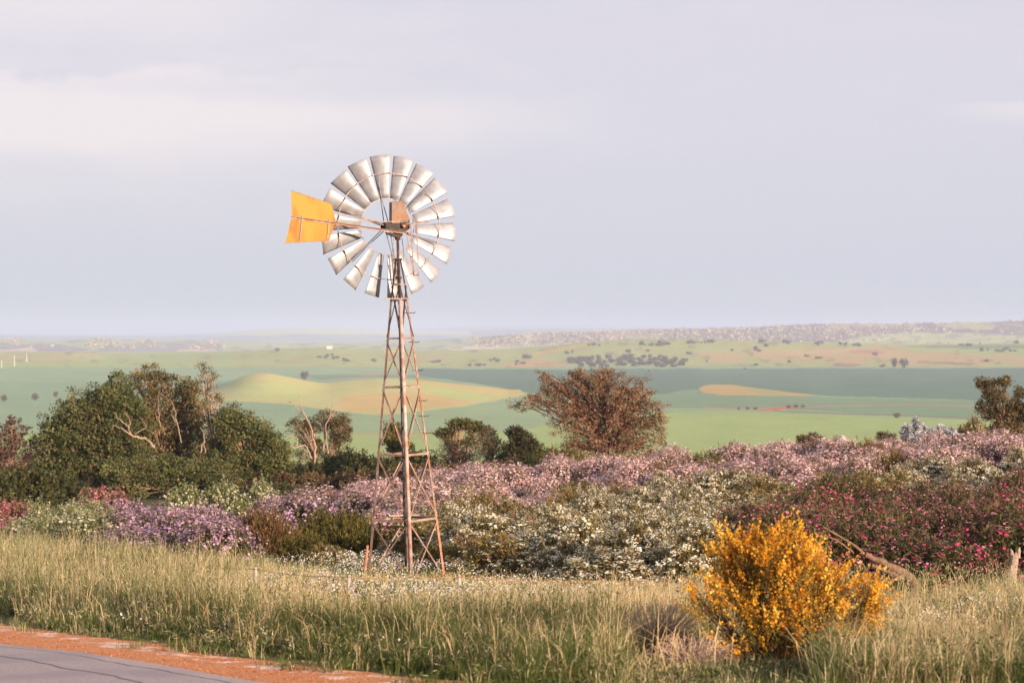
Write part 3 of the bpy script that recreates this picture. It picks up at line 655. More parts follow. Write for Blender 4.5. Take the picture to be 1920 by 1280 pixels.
for k in range(18):
    a0 = R(95 - 20 * k) + rb.normal(0, 0.006); dent = np.repeat(rb.normal(0, 0.004, (9, 5)), 3, axis=1)[:, :13]
    nu, nv = 9, 13; V = np.zeros((nu, nv, 3)); tw = rb.normal(0, 0.03)
    for iu in range(nu):
        u = iu / (nu - 1); r = 0.625 + (RW - 0.625) * u
        half = (0.096 + (0.222 - 0.096) * u) * 1.04; be = -R(33 - 8 * u) + tw
        tdir = -hx_ * math.sin(a0) + hz_ * math.cos(a0)      # ccw tangent
        for iv in range(nv):
            v = iv / (nv - 1) * 2 - 1
            # the clockwise edge turns towards the camera, the sheet bulges towards it
            camber = (1 - v * v) * half * 0.30
            p = wc + (hx_ * math.cos(a0) + hz_ * math.sin(a0)) * (r + (0.010 * (1 - v * v) if iu == nu - 1 else 0)) + tdir * (v * half * math.cos(be)) - ax_ * (v * half * math.sin(be) + camber + 0.03 + dent[iu, iv])
            V[iu, iv] = p
    idx = np.arange(nu * nv).reshape(nu, nv); f = np.stack([idx[:-1, :-1], idx[:-1, 1:], idx[1:, 1:], idx[1:, :-1]], -1).reshape(-1, 4)
    o = part('blade', (V.reshape(-1, 3), f, np.ones((nu * nv, 3))), mill, M_galv, True)
    so = o.modifiers.new('thick', 'SOLIDIFY'); so.thickness = 0.004
    link('blade_edge', mesh_np('blade_edge', *[x for x in join([tube(V[:, -1], 0.0065, (1, 1, 1), 5)])][:2], None), o, M_rim)
    e = V[2 + 3 - 1:2 + 3 + 1].mean(0)
    
    link('blade_clip', mesh_np('blade_clip', *join([bm_box_between(wp(1.165, a0 - R(7.5), 0.14), wp(1.165, a0 - R(4.0), 0.135), 0.040, 0.018, ax_)])[:2], None), o, M_dark)
# tail: hung almost parallel to the wheel (furled), climbing away to the left
def TP(zx, zy): # towards the camera as it runs left
    t = (880 - zx) / 760.0; q = HP(zx, zy); d = 0.16 + 0.50 * t; k = 1.0 - d / MY
    return np.array([q[0] * k, -d, q[2]])
tail_n = np.array([0.25, -0.97, 0])
part('tail_boom', [bm_box_between(TP(120, 524) + tail_n * .0, TP(975, 655), 0.050, 0.008, [0, 0, 1]), bm_box_between(TP(120, 518) - tail_n * -.022, TP(975, 649) - tail_n * -.022, 0.008, 0.040, [0, 0, 1])], mill, M_rust)
part('tail_stay', [tube([TP(432, 487), TP(610, 532), TP(785, 590)], 0.009, (1, 1, 1), 6)], mill, M_rim)
part('tail_stay', [tube([TP(610, 532), TP(760, 565), TP(960, 566)], 0.011, (1, 1, 1), 6)], mill, M_rim)
part('tail_stay', [tube([TP(430, 553), TP(700, 560), TP(960, 568)], 0.006, (1, 1, 1), 6)], mill, M_rim)
vo = [(125, 332), (230, 364), (415, 432), (430, 500), (440, 566), (385, 697), (230, 701), (72, 708), (100, 610), (120, 534), (150, 529), (124, 520)]
def vane_mesh():
    n = len(vo); V = [TP(*q) - tail_n * 0.006 for q in vo] + [TP(*q) - tail_n * 0.010 for q in vo]
    f4 = np.array([[i, (i + 1) % n, (i + 1) % n + n, i + n] for i in range(n)])
    return np.array(V), [f4, np.arange(n)[None], (np.arange(n)[::-1] + n)[None]], np.ones((2 * n, 3))
vane = part('tail_vane', vane_mesh(), mill, M_yellow, label='faded yellow tail vane')
for a, b in (((202, 510), (179, 692)), ((393, 540), (378, 682))):
    link('batten', mesh_np('batten', *join([bm_box_between(TP(*a) + tail_n * .012, TP(*b) + tail_n * .012, 0.022, 0.012, [1, 0, 0])])[:2], None), vane, M_post)
for a, b in (((125, 332), (415, 432)), ((72, 706), (385, 697)), ((415, 432), (440, 566)), ((440, 566), (385, 697))):
    link('edge_strip', mesh_np('edge_strip', *join([tube([TP(*a) - tail_n * .008, TP(*b) - tail_n * .008], 0.008, (1, 1, 1), 5)])[:2], None), vane, M_rust)

# ------------------------------------------------------------ flowering bushes
def bush_mesh(seed, style):
    """unit bush: radius about 1, height about 1; foliage mesh and blossom mesh"""
    rng = np.random.default_rng(seed)
    ntw = style.get('tips', 230)
    d = rand_dirs(ntw, rng, 0.5); d[:, 2] = np.abs(d[:, 2]); 
    lump = 0.86 + 0.16 * np.sin(d[:, 0] * 4 + seed) * np.cos(d[:, 1] * 5 + seed * 2) + rng.normal(0, 0.07, ntw)
    tips = d * lump[:, None] * np.array([1, 1, style.get('h', 1.0)])
    tips[:, 2] += 0.08
    st = np.array(style['stem']); parts = []
    for i in range(0, ntw, 3):
        b = np.array([rng.normal(0, .12), rng.normal(0, .12), 0]); parts.append(tube(bez(b, tips[i], [0, 0, -0.10], 4), [0.013, 0.010, 0.007, 0.004], st, 4, False))
    lp_ = style.get('lp', 24); ci = np.repeat(np.arange(ntw), lp_); n = len(ci)
    tw = d * 0.6 + rng.normal(0, 0.28, (ntw, 3)) + np.array([0, 0, style.get('up', 0.5)]); tw /= np.linalg.norm(tw, axis=1, keepdims=True)
    tl = style.get('twig', 0.30) * rng.uniform(0.6, 1.3, ntw)
    t = rng.uniform(-0.75, 0.35, n)
    pos = tips[ci] + tw[ci] * (t * tl[ci])[:, None] + rng.normal(0, 0.035, (n, 3))
    ax = tw[ci] * 0.8 + rand_dirs(n, rng) * style.get('spread', 0.8); ax /= np.linalg.norm(ax, axis=1, keepdims=True)
    cl = pick(style['leaf'], ntw, rng, 0.15)[ci] * (1 + rng.normal(0, 0.15, (n, 1)))
    parts.append(leaves(pos, ax, style.get('ll', 0.085) * rng.uniform(0.7, 1.3, n), style.get('lw', 0.028), cl, rng))
    ni = style.get('inner', 1300); p2 = rand_dirs(ni, rng) * (rng.uniform(0.02, 0.72, ni) ** 0.5)[:, None]; p2[:, 2] = np.abs(p2[:, 2]) * style.get('h', 1.0)
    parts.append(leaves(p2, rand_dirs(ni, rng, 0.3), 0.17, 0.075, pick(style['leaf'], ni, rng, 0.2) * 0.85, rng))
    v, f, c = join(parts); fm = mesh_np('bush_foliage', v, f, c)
    fmb = None
    if style.get('fl'):
        pr = style['fprob']; on = rng.uniform(0, 1, ntw) < pr * np.clip(0.55 + 0.9 * d[:, 2], 0.3, 1.0); ti = np.nonzero(on)[0]
        per = style.get('per', 8); ci = np.repeat(ti, per); n = len(ci)
        t = rng.uniform(-0.2, 0.62, n) if style.get('spray') else rng.uniform(0.18, 0.42, n)
        sp = style.get('fs', 0.05)
        pos = tips[ci] + tw[ci] * (t * tl[ci])[:, None] + rng.normal(0, sp, (n, 3)) * (np.array([1, 1, 0.45]) if style.get('flat') else np.array([1, 1, 1]))
        nrm = d[ci] * 0.8 + np.array([0, -0.0, 0.6]) + rand_dirs(n, rng) * 0.55; nrm /= np.linalg.norm(nrm, axis=1, keepdims=True)
        v, f, c = discs(pos, nrm, style.get('fr', 0.026) * (0.55 + 0.9 * rng.uniform(0, 1, n) ** 2), pick(style['fl'], ntw, rng, 0.10)[ci] * (1 + rng.normal(0, .06, (n, 1))), rng)
        fmb = mesh_np('bush_blossoms', v, [f], c)
    return fm, fmb
OL = [C(140, 124, 68), C(118, 112, 58), C(154, 134, 82), C(134, 114, 76)]
ST = C(120, 95, 75)
STY = dict(
    pink=dict(leaf=[C(152, 134, 92), C(136, 128, 80), C(146, 124, 100)], stem=ST, fl=[C(240, 196, 196, 1.), C(248, 212, 210, 1.), C(230, 178, 182, 1.), C(252, 226, 222, 1.)], fprob=0.95, per=11, spray=1, fs=0.045, fr=0.030, up=0.8, twig=0.36, h=0.95),
    mauve=dict(leaf=[C(112, 106, 66), C(126, 114, 70)], stem=ST, fl=[C(222, 176, 204, .9), C(206, 162, 200, .9), C(236, 196, 214, .9)], fprob=0.85, per=11, spray=1, fs=0.05, fr=0.030, up=0.5, h=0.95),
    white=dict(leaf=OL, stem=ST, fl=[C(250, 240, 212, .97), C(242, 230, 194, .95), C(252, 246, 226, .97)], fprob=0.88, per=15, flat=1, fs=0.042, fr=0.020, up=0.7, tips=260, h=0.95),
    whitethin=dict(leaf=[C(150, 130, 68), C(132, 120, 60), C(162, 138, 76), C(150, 122, 80)], stem=ST, fl=[C(240, 232, 196, .9), C(232, 222, 170, .9)], fprob=0.42, per=8, flat=1, fs=0.038, fr=0.022, up=0.7, tips=260, h=0.9),
    magenta=dict(leaf=[C(108, 102, 60), C(94, 94, 54), C(122, 108, 66)], stem=ST, fl=[C(224, 92, 134, 1.), C(232, 120, 150, 1.), C(204, 66, 110, .9), C(244, 164, 178, 1.)], fprob=0.95, per=4, fs=0.032, fr=0.022, up=0.5, tips=300, h=1.0),
    olive=dict(leaf=[C(116, 108, 44), C(98, 96, 40), C(134, 120, 56)], stem=ST, ll=0.12, lw=0.024, spread=0.35, up=1.1, twig=0.45, lp=30, h=0.95),
    brown=dict(leaf=[C(138, 104, 60), C(118, 96, 54), C(152, 116, 72)], stem=ST, ll=0.13, lw=0.022, spread=0.3, up=1.0, twig=0.5, lp=30, fl=[C(236, 196, 190, .8)], fprob=0.10, per=3, fs=0.03, fr=0.03, h=1.0),
    palegreen=dict(leaf=[C(160, 158, 108), C(138, 144, 84), C(122, 132, 70)], stem=ST, fl=[C(226, 220, 178, .85), C(236, 230, 200, .85)], fprob=0.6, per=7, fs=0.05, fr=0.030, up=0.5, h=0.9),
    rose=dict(leaf=[C(128, 108, 72), C(140, 108, 84)], stem=ST, fl=[C(226, 148, 148, .8), C(236, 172, 164, .8), C(210, 126, 132, .8)], fprob=0.9, per=9, spray=1, fs=0.045, fr=0.032, up=0.6, h=0.85),
    scrub=dict(leaf=[C(88, 90, 46), C(104, 98, 52), C(76, 82, 44)], stem=ST, ll=0.11, lw=0.05, spread=0.9, up=0.4, lp=28, h=0.95),
    scrubbrown=dict(leaf=[C(128, 100, 66), C(112, 96, 60), C(142, 112, 78)], stem=ST, ll=0.11, lw=0.04, spread=0.7, up=0.5, lp=26, h=0.9),
    silver=dict(leaf=[C(214, 212, 214, .7), C(190, 192, 196, .7), C(160, 164, 168, .7)], stem=ST, ll=0.13, lw=0.055, spread=0.8, up=0.35, twig=0.28, lp=22, tips=150, h=0.9),
)
PROTO = {}
def proto(kind):
    if kind not in PROTO:
        nv = 4 if kind in ('pink', 'white', 'whitethin', 'magenta') else 2
        PROTO[kind] = []
        for i in range(nv):
            a, b = bush_mesh(sum(map(ord, kind)) + i * 13, STY[kind])
            a.materials.append(M_leaf)
            if b is not None: b.materials.append(M_petal)
            PROTO[kind].append((a, b))
    return PROTO[kind]
def bush(kind, name, x, y, rad, hgt, label, group=None, cat='bush', sink=0.05, var=None):
    pr = proto(kind); a, b = pr[random.randrange(len(pr)) if var is None else var % len(pr)]
    e = empty(name, (x, y, gz1(x, y) - sink), label, cat, group, random.uniform(0, 6.28)); e.scale = (rad, rad * random.uniform(0.85, 1.15), hgt)
    link('foliage', a, e)
    if b is not None: link('blossoms', b, e)
    return e
LBL = dict(
    olive=('olive_bush', '', ''), brown=('brown_bush', '', ''),
    pink=('pink_flower_bush', 'pale pink flowering bush in the long pink bank below the valley fields', 'pale pink bushes of the long flowering bank'),
    mauve=('mauve_flower_bush', 'lilac flowering bush at the left end of the pink bank, beyond the tall grass', 'lilac bushes at the left end of the bank'),
    white=('white_flower_bush', 'bush thick with white flowers between the pink bank and the magenta bushes', 'densely white flowering bushes'),
    whitethin=('white_flower_bush', 'olive bush sprinkled with small cream flowers in front of the pink bank', 'thinly flowering cream and olive bushes'),
    magenta=('magenta_flower_bush', 'dark bush dotted with magenta flowers behind the orange shrub and the dead log', 'magenta flowering bushes on the right'),
    palegreen=('pale_green_bush', 'pale green bush with cream flowers at the left edge beyond the tall grass', 'pale green bushes at far left'),
)
pink_bot = [(200, 1032), (320, 1030), (430, 1000), (560, 985), (640, 965), (700, 965), (830, 948), (1000, 950), (1100, 935), (1200, 912), (1300, 905), (1500, 896), (1600, 890), (1750, 872), (1920, 858), (2200, 850)]
white_bot = [(600, 900), (780, 940), (830, 1060), (1180, 1060), (1190, 1070), (1300, 1020), (1400, 985), (1500, 948), (1600, 930), (1760, 936), (1920, 915), (2200, 900)]
ZL = dict(olive='flowerless olive bush', brown='tawny almost flowerless bush', pink='pale pink bush', mauve='lilac bush', white='densely white bush', whitethin='cream speckled olive bush', magenta='magenta dotted bush', palegreen='pale green bush')
def place_bushes():
    rng = np.random.default_rng(3); pts = []
    y = 48.5
    while y < 116:
        step = 1.55 + (y - 57) * 0.012
        xl, xr = wx(-230, y), wx(2230, y)
        x = xl + rng.uniform(0, step)
        while x < xr:
            pts.append((x + rng.normal(0, 0.25), y + rng.normal(0, 0.3))); x += step * rng.uniform(0.95, 1.25)
        y += step * 0.95
    cnt = {}
    for x, y in pts:
        z = gz1(x, y); px = 960 + F * x / y; base = HOR - F * z / y; mid = base - 1.15 / y * F + 14
        if base > np.interp(px, [0, 230, 420, 640, 850, 1040, 1200, 1350, 1500, 1920], [1040, 1050, 1062, 1060, 1078, 1096, 1116, 1112, 1108, 1104]): continue
        if px < 200:
            if y > 92 or mid < 945: continue
            kind = 'palegreen'
            if px < 25: kind = 'rose'
        elif mid < prof(px, pink_bot):
            lim = np.interp(px, [200, 450, 700, 900, 1300, 1920], [82, 90, 100, 108, 113, 113])
            if y > lim: continue
            kind = 'mauve' if px < 570 + rng.normal(0, 40) else 'pink'
            if px > 600 and rng.uniform() < 0.05: kind = 'whitethin'
        elif mid < prof(px, white_bot):
            dd = vnoise(np.array(x), np.array(y), 6.0, 4, 2)
            kind = 'white' if (float(dd) > 0.44 or (1030 < px < 1330 and mid > 930)) else 'whitethin'
            if 560 < px < 800: continue
            if px < 900 and y < 57: continue
        elif px > 1180: kind = 'magenta'
        else:
            if px < 200 or 420 < px < 800: continue
            kind = 'whitethin'
        if 410 < px < 565 and mid > 960: continue
        if 580 < px < 720 and mid > 945: continue
        if kind in ('pink', 'white', 'whitethin', 'magenta') and rng.uniform() < (.05 if kind == 'pink' else .09): kind = 'olive' if kind == 'magenta' else rng.choice(['olive', 'brown'])
        cnt[kind] = cnt.get(kind, 0) + 1
        s = dict(pink=1.0, mauve=1.0, white=1.0, whitethin=1.0, magenta=1.15, palegreen=1.0, rose=1.0, olive=.9, brown=.9)[kind]
        rad = rng.uniform(0.80, 1.60) * s; h = rng.uniform(0.80, 1.45 if y < 98 else 1.30) * s * (1.12 if px < 230 else 1.0)
        if kind == 'rose':
            bush('rose', 'rose_flower_bush', x, y, rad, h, 'rose red flowering bush cut by the left edge of the photo', 'rose red bushes at the left edge'); continue
        nm, lb, gr = LBL[kind]
        zone = 'at the far left under the dense tree' if px < 200 else 'below the tall ragged tree' if px < 430 else 'left of the windmill tower' if px < 660 else 'seen through or beside the windmill tower' if px < 860 else 'just right of the windmill' if px < 1010 else 'below the rust brown tree' if px < 1260 else 'between the rust brown tree and the orange shrub' if px < 1400 else 'straight above the orange shrub' if px < 1560 else 'above the dead log' if px < 1720 else 'left of the stump' if px < 1850 else 'at the right edge above the stump'
        row = 'front row' if y < 66 else 'second rows' if y < 78 else 'middle rows' if y < 92 else 'rear rows' if y < 104 else 'rearmost row'
        sz = 'broad' if rad > 1.2 * s else 'compact'
        lb = sz + ' ' + ZL[kind] + ' ' + zone + ', ' + row; gr = lb + ' (several alike)'
        bush(kind, nm, x, y, rad, h, lb, gr)
    print('BUSHES', cnt)
place_bushes()
def at_px(px, Y): return wx(px, Y), Y
# single bushes that stand out
def single(kind, name, px, Y, rad, h, label, cat='bush', sink=0.05, var=None, group=None):
    x, y = at_px(px, Y); return bush(kind, name, x, y, rad, h, label, group, cat, sink, var)
single('brown', 'brown_bush', 495, 70.5, 1.1, 1.25, 'rounded tawny brown bush between the lilac bushes and the windmill')
single('olive', 'olive_bush', 650, 72, 1.1, 1.2, 'yellowish olive bush without flowers just left of the windmill tower')
single('olive', 'olive_bush', 600, 76, 0.8, 1.0, 'smaller olive bush touching the left side of the one beside the tower')
single('olive', 'olive_bush', 1075, 88, 1.0, 1.15, 'small dark olive bush set in the border between pink and white flowers')
single('brown', 'pink_dotted_bush', 365, 70, 1.15, 1.15, 'olive brown bush with a few pale pink flowers in the lilac clump')
single('rose', 'rose_flower_bush', 192, 100, 1.35, 1.95, 'salmon pink flowering bush standing in front of the big dark trees at left')
single('olive', 'olive_bush', 572, 66, .8, .75, 'low olive bush between the tawny brown bush and the olive bush beside the tower')
single('whitethin', 'white_flower_bush', 612, 62, .7, .6, 'small cream speckled bush just in front of the olive bush beside the tower')
for px, Y, r_, h_, lb in ((345, 104, 1.3, 1.75, 'cream flecked green bush behind the lilac clump, leftmost of three'), (420, 106, 1.3, 1.75, 'cream flecked green bush behind the lilac clump, middle of three'), (490, 108, 1.2, 1.7, 'cream flecked green bush behind the lilac clump, rightmost of three')):
    single('palegreen', 'pale_green_bush', px, Y, r_, h_, lb)
single('whitethin', 'white_flower_bush', 1830, 112, 0.7, 1.9, 'white tipped bush at the foot of the tree on the right edge')

# ------------------------------------------------------------ trees and big shrubs behind the flowers
DG = [C(122, 128, 72), C(106, 116, 64), C(138, 138, 80), C(92, 102, 56), C(134, 124, 74)]
OG = [C(148, 130, 78), C(128, 120, 70), C(166, 140, 90), C(112, 108, 62)]
RB_ = [C(184, 140, 108), C(166, 130, 98), C(198, 154, 120), C(148, 128, 88), C(156, 136, 94)]
BK = C(205, 165, 135, .6)
PW = C(205, 176, 152, .6)
px_plant('dense_tree', 165, 150, [(150, 780, 48, 42), (112, 815, 42, 42), (212, 755, 52, 46), (200, 820, 62, 50), (120, 870, 58, 52), (190, 880, 70, 48), (245, 790, 40, 55)],
    'dense dark green tree with a rounded crown, tallest mass at far left', 'tree', DG, 560, leaf_per=60, leaf=(0.15, 0.085), clump=0.46, bark=BK, trunk_r=0.2, seed=21, shell=(0.35, 1.30), inner=0.5)
px_plant('tall_open_tree', 310, 152, [(285, 722, 38, 34), (252, 705, 12, 12, .8), (320, 745, 42, 46), (355, 735, 28, 36), (296, 790, 58, 48), (372, 800, 36, 60), (330, 850, 60, 50), (272, 860, 52, 50), (240, 900, 50, 36), (352, 775, 34, 40)],
    'tallest tree at left with a ragged olive crown and bare branches showing', 'tree', OG, 400, leaf_per=46, leaf=(0.15, 0.07), clump=0.40, bark=BK, trunk_r=0.22, seed=22, shell=(0.35, 1.30), inner=0.22, twig_r=0.018)
px_plant('slender_tree', 400, 149, [(393, 712, 18, 26, .8), (402, 765, 28, 40, .8), (436, 768, 14, 18, .6), (440, 830, 42, 42), (395, 860, 42, 55), (378, 690, 10, 12, .5)],
    'slender thin leaved tree with pale twigs at the right shoulder of the left group', 'tree', OG, 190, leaf_per=28, leaf=(0.13, 0.06), clump=0.32, bark=PW, trunk_r=0.13, seed=23, inner=0.05, twig_r=0.018)
px_plant('bushy_tree', 480, 148, [(466, 800, 34, 26), (430, 800, 30, 40), (500, 832, 30, 26), (452, 870, 56, 48), (505, 872, 46, 50), (540, 905, 30, 34), (415, 895, 46, 42)],
    'lower bushy dark green tree at the right end of the left group', 'tree', DG, 400, leaf_per=60, leaf=(0.15, 0.08), clump=0.44, bark=BK, trunk_r=0.15, seed=24, shell=(0.35, 1.30), inner=0.45)
px_plant('low_dark_tree', 330, 144, [(300, 892, 60, 38), (360, 900, 56, 34), (240, 898, 50, 34), (410, 905, 40, 30)],
    'low spreading dark green tree in front of the tall ragged one', 'tree', DG, 300, leaf_per=60, leaf=(0.14, 0.08), clump=0.44, bark=BK, trunk_r=0.1, seed=25, shell=(0.35, 1.30), inner=0.5)
px_plant('reddish_tree', 20, 150, [(22, 810, 30, 34), (10, 860, 44, 42), (58, 850, 26, 40, .7), (-40, 850, 50, 60)],
    'reddish grey thin tree cut by the left edge of the photo', 'tree', [C(120, 92, 78), C(104, 86, 66), C(138, 104, 88)], 230, leaf_per=22, leaf=(0.2, 0.09), clump=0.36, bark=BK, trunk_r=0.12, seed=26, inner=0.15)
for px, Y, r_, h_, lb in ((40, 128, 2.2, 2.2, 'low dark bush under the reddish tree at the left edge'), (95, 130, 2.0, 1.9, 'low dark bush left of the salmon pink bush, below the dense tree'), (-20, 126, 2.2, 2.2, 'dark bush cut by the left edge of the photo')):
    single('scrub', 'dark_bush', px, Y, r_, h_, lb)
px_plant('small_gum_tree', 600, 156, [(562, 800, 24, 24), (585, 815, 22, 28, .7), (618, 790, 34, 20), (640, 806, 24, 26), (632, 840, 30, 32, .5), (580, 850, 34, 30, .5)],
    'small umbrella crowned gum tree with dead white limbs, left of the windmill', 'tree', [C(128, 112, 68), C(112, 102, 60), C(142, 120, 76)], 230, leaf_per=42, leaf=(0.12, 0.06), clump=0.32, bark=PW, trunk_r=0.12, seed=27, inner=0.05, trunks=2, twig_r=0.016, fork=0.6)
px_plant('pale_tree', 742, 158, [(738, 815, 22, 26), (748, 838, 22, 22)],
    'small yellowish tree seen through the windmill tower', 'tree', [C(140, 130, 70), C(120, 116, 60)], 90, leaf_per=26, leaf=(0.2, 0.1), clump=0.34, bark=BK, trunk_r=0.07, seed=28, inner=0.2)
px_plant('domed_tree', 862, 152, [(838, 812, 22, 9), (862, 794, 24, 9), (886, 800, 20, 10), (852, 830, 22, 9, .5), (882, 826, 16, 9, .4), (915, 815, 14, 20, .4)],
    'domed olive tree with arching limbs just right of the windmill tower', 'tree', [C(118, 114, 62), C(100, 104, 56), C(132, 122, 72)], 150, leaf_per=24, leaf=(0.18, 0.09), clump=0.3, bark=BK, trunk_r=0.10, seed=29, inner=0.1)
px_plant('wispy_tree', 850, 140, [(842, 852, 36, 26), (880, 858, 30, 22)],
    'wispy pinkish brown leafless shrub under the domed olive tree', 'tree', [C(165, 130, 105), C(150, 120, 92)], 170, leaf_per=9, leaf=(0.22, 0.03), clump=0.4, bark=C(175, 140, 115, .6), trunk_r=0.05, seed=30, inner=0.0, twig_r=0.012)
px_plant('wispy_tree', 915, 146, [(905, 830, 30, 30), (925, 845, 26, 26)],
    'thin grey twiggy tree between the domed tree and the dark round topped one', 'tree', [C(120, 104, 78), C(105, 100, 66)], 130, leaf_per=10, leaf=(0.18, 0.06), clump=0.36, bark=C(160, 135, 115, .6), trunk_r=0.06, seed=31, inner=0.0, twig_r=0.014)
px_plant('round_topped_tree', 975, 145, [(965, 812, 18, 13), (985, 826, 22, 15), (972, 850, 36, 26), (1000, 845, 20, 20)],
    'small dark tree with a round top knot left of the red brown tree', 'tree', [C(92, 88, 54), C(80, 80, 50), C(104, 92, 62)], 170, leaf_per=26, leaf=(0.18, 0.09), clump=0.3, bark=BK, trunk_r=0.08, seed=32, inner=0.3)
px_plant('red_brown_tree', 1140, 132, [(1035, 728, 26, 24), (1000, 748, 30, 13, .8), (972, 760, 14, 12, .7), (1080, 718, 34, 24), (1055, 758, 46, 26), (1120, 722, 40, 28), (1165, 745, 46, 36), (1110, 775, 52, 40), (1205, 765, 30, 40, .7), (1175, 805, 64, 44), (1120, 825, 50, 30), (1236, 790, 20, 50, .6), (1090, 705, 26, 14, .8), (1140, 702, 30, 14, .8), (1205, 730, 22, 26, .6), (1020, 705, 16, 14, .6), (1090, 845, 50, 26), (1190, 842, 58, 28), (1055, 800, 26, 30, .7)],
    'wide rust brown tree with drooping foliage standing above the pink bank', 'tree', RB_, 820, leaf_per=28, leaf=(0.15, 0.042), clump=0.28, bark=C(128, 88, 72, .6), trunk_r=0.07, seed=33, shell=(0.3, 1.28), inner=0.12, trunks=2, droop=0.45, up=0.0, twig_r=0.013, fork=0.5)
px_plant('right_edge_tree', 1885, 119, [(1845, 718, 20, 10, 1.2), (1882, 716, 18, 12, 1.2), (1912, 735, 14, 12), (1862, 742, 26, 16), (1838, 762, 12, 14, .7), (1865, 775, 24, 16), (1902, 775, 26, 30), (1890, 805, 46, 18), (1945, 770, 30, 40)],
    'brownish green tree cut by the right edge of the photo', 'tree', [C(140, 118, 76), C(122, 110, 68), C(156, 130, 88), C(104, 98, 60)], 420, leaf_per=34, leaf=(0.10, 0.05), clump=0.22, bark=C(140, 110, 90, .6), trunk_r=0.1, seed=34, inner=0.2)
for px, Y, r_, h_, lb in ((1812, 118, 0.9, 1.5, 'brown shrub at the left foot of the tree on the right edge'), (1870, 117, 1.2, 1.3, 'brown shrub in front of the trunk at the right edge')):
    single('scrubbrown', 'brown_bush', px, Y, r_, h_, lb)
SV = [C(216, 214, 216, .85), C(198, 200, 204, .85), C(172, 176, 180, .8)]
px_plant('small_brown_bush', 1518, 114, [(1508, 824, 15, 9), (1526, 822, 16, 10), (1516, 834, 26, 10)], 'small brown bush poking above the pink bank against the green field', 'bush', [C(138, 120, 76), C(120, 108, 66)], 90, leaf_per=30, leaf=(0.10, 0.045), clump=0.16, trunk_r=.03, seed=51)
px_plant('silver_bush', 1712, 113, [(1700, 806, 13, 11), (1716, 794, 6, 12, 1.3), (1728, 806, 13, 11), (1710, 820, 24, 12)], 'tallest silver leaved bush with a pointed spire above the pink bank', 'bush', SV, 90, leaf_per=30, leaf=(0.12, 0.05), clump=0.13, trunk_r=.03, seed=52, up=.6)
px_plant('silver_bush', 1758, 113, [(1750, 812, 13, 9), (1766, 806, 9, 9), (1758, 824, 22, 10)], 'low silver leaved bush right of the pointed silver one', 'bush', SV, 70, leaf_per=30, leaf=(0.12, 0.05), clump=0.13, trunk_r=.03, seed=53, up=.6)
px_plant('silver_bush', 1786, 114, [(1782, 810, 9, 9), (1792, 818, 9, 9)], 'smallest silver leaved bush nearest the tree at right edge', 'bush', SV, 36, leaf_per=30, leaf=(0.12, 0.05), clump=0.13, trunk_r=.03, seed=54, up=.6)
px_plant('grey_green_bush', 1665, 113, [(1655, 818, 14, 9), (1672, 822, 12, 8)], 'small grey green bush left of the silver bushes on the skyline of the pink bank', 'bush', [C(150, 142, 104), C(132, 128, 92)], 50, leaf_per=28, leaf=(0.10, 0.045), clump=0.16, trunk_r=.03, seed=55)
# scrub belt between the trees
def scrub_belt():
    rng = np.random.default_rng(14)
    for px, Y, top, k in [(560, 138, 878, 'scrubbrown'), (605, 142, 866, 'scrub'), (650, 146, 842, 'scrub'), (690, 140, 850, 'scrub'), (640, 132, 880, 'scrubbrown'), (690, 130, 876, 'scrubbrown'), (735, 136, 858, 'scrub'), (780, 140, 842, 'scrub'),
                          (770, 128, 868, 'scrubbrown'), (820, 134, 862, 'scrubbrown'), (880, 132, 866, 'scrubbrown'), (935, 138, 852, 'scrub'), (1020, 136, 842, 'olive'), (1045, 128, 838, 'olive'), (960, 128, 860, 'scrubbrown'), (560, 150, 872, 'scrub'), (1240, 132, 845, 'scrubbrown'), (1000, 124, 862, 'scrub'), (520, 130, 900, 'scrub')]:
        x, y = at_px(px, Y); h = wz(top, Y) - gz1(x, y)
        bush(k, 'scrub_bush', x, y, rng.uniform(1.5, 2.1), max(h / 1.05, 1.0), {'scrubbrown': 'dull brown', 'scrub': 'dark olive', 'olive': 'bright olive'}[k] + ' scrub ' + ('left of and below the small gum tree' if px < 600 else 'right below the small gum tree' if px < 670 else 'just left of the windmill tower' if px < 715 else 'seen through the windmill tower' if px < 775 else 'just right of the windmill tower' if px < 830 else 'under the thin grey twiggy tree' if px < 945 else 'left of the rust brown tree' if px < 1100 else 'at the right foot of the rust brown tree') + (', nearer the pink bank' if Y < 135 else ', behind the others'), 'scrub bushes between the trees and the pink bank')
scrub_belt()
# more scrub standing behind, so the slope is not bare from the side
def limb(name, Y, paths, label, c=PW, cat='dead branch', base=None):
    parts = []
    for pts, r0 in paths:
        pts = np.array([P(a, b, Y) + np.array([0, math.sin(i * 2.1) * 0.25, 0]) for i, (a, b) in enumerate(pts)])
        t = np.linspace(0, 1, len(pts)); tt = np.linspace(0, 1, len(pts) * 4)
        q = np.stack([np.interp(tt, t, pts[:, k]) for k in range(3)], -1); q[1:-1] += np.random.default_rng(len(pts)).normal(0, r0 * 0.35, q[1:-1].shape)
        r0 *= 0.62; parts.append(tube(q, np.linspace(r0, r0 * 0.3, len(q)), c, 6))
    v, f, cc = join(parts); o = link(name, mesh_np(name, v, f, cc, True), None, M_bark)
    if base is not None:
        bp = bpy.data.objects[base]; bpy.context.view_layer.update(); o.parent = bp; o.matrix_parent_inverse = bp.matrix_world.inverted(); o['label'] = label
    else: tag(o, label, cat)
    return o
limb('dead_limb', 147.5, [([(290, 838), (272, 822), (248, 815), (228, 802), (210, 796)], .13), ([(246, 815), (238, 800), (222, 782), (212, 772)], .07), ([(240, 806), (243, 790), (234, 770)], .06), ([(252, 814), (275, 800), (262, 780)], .04)], 'bleached dead limb on the tall ragged tree', base='tall_open_tree')
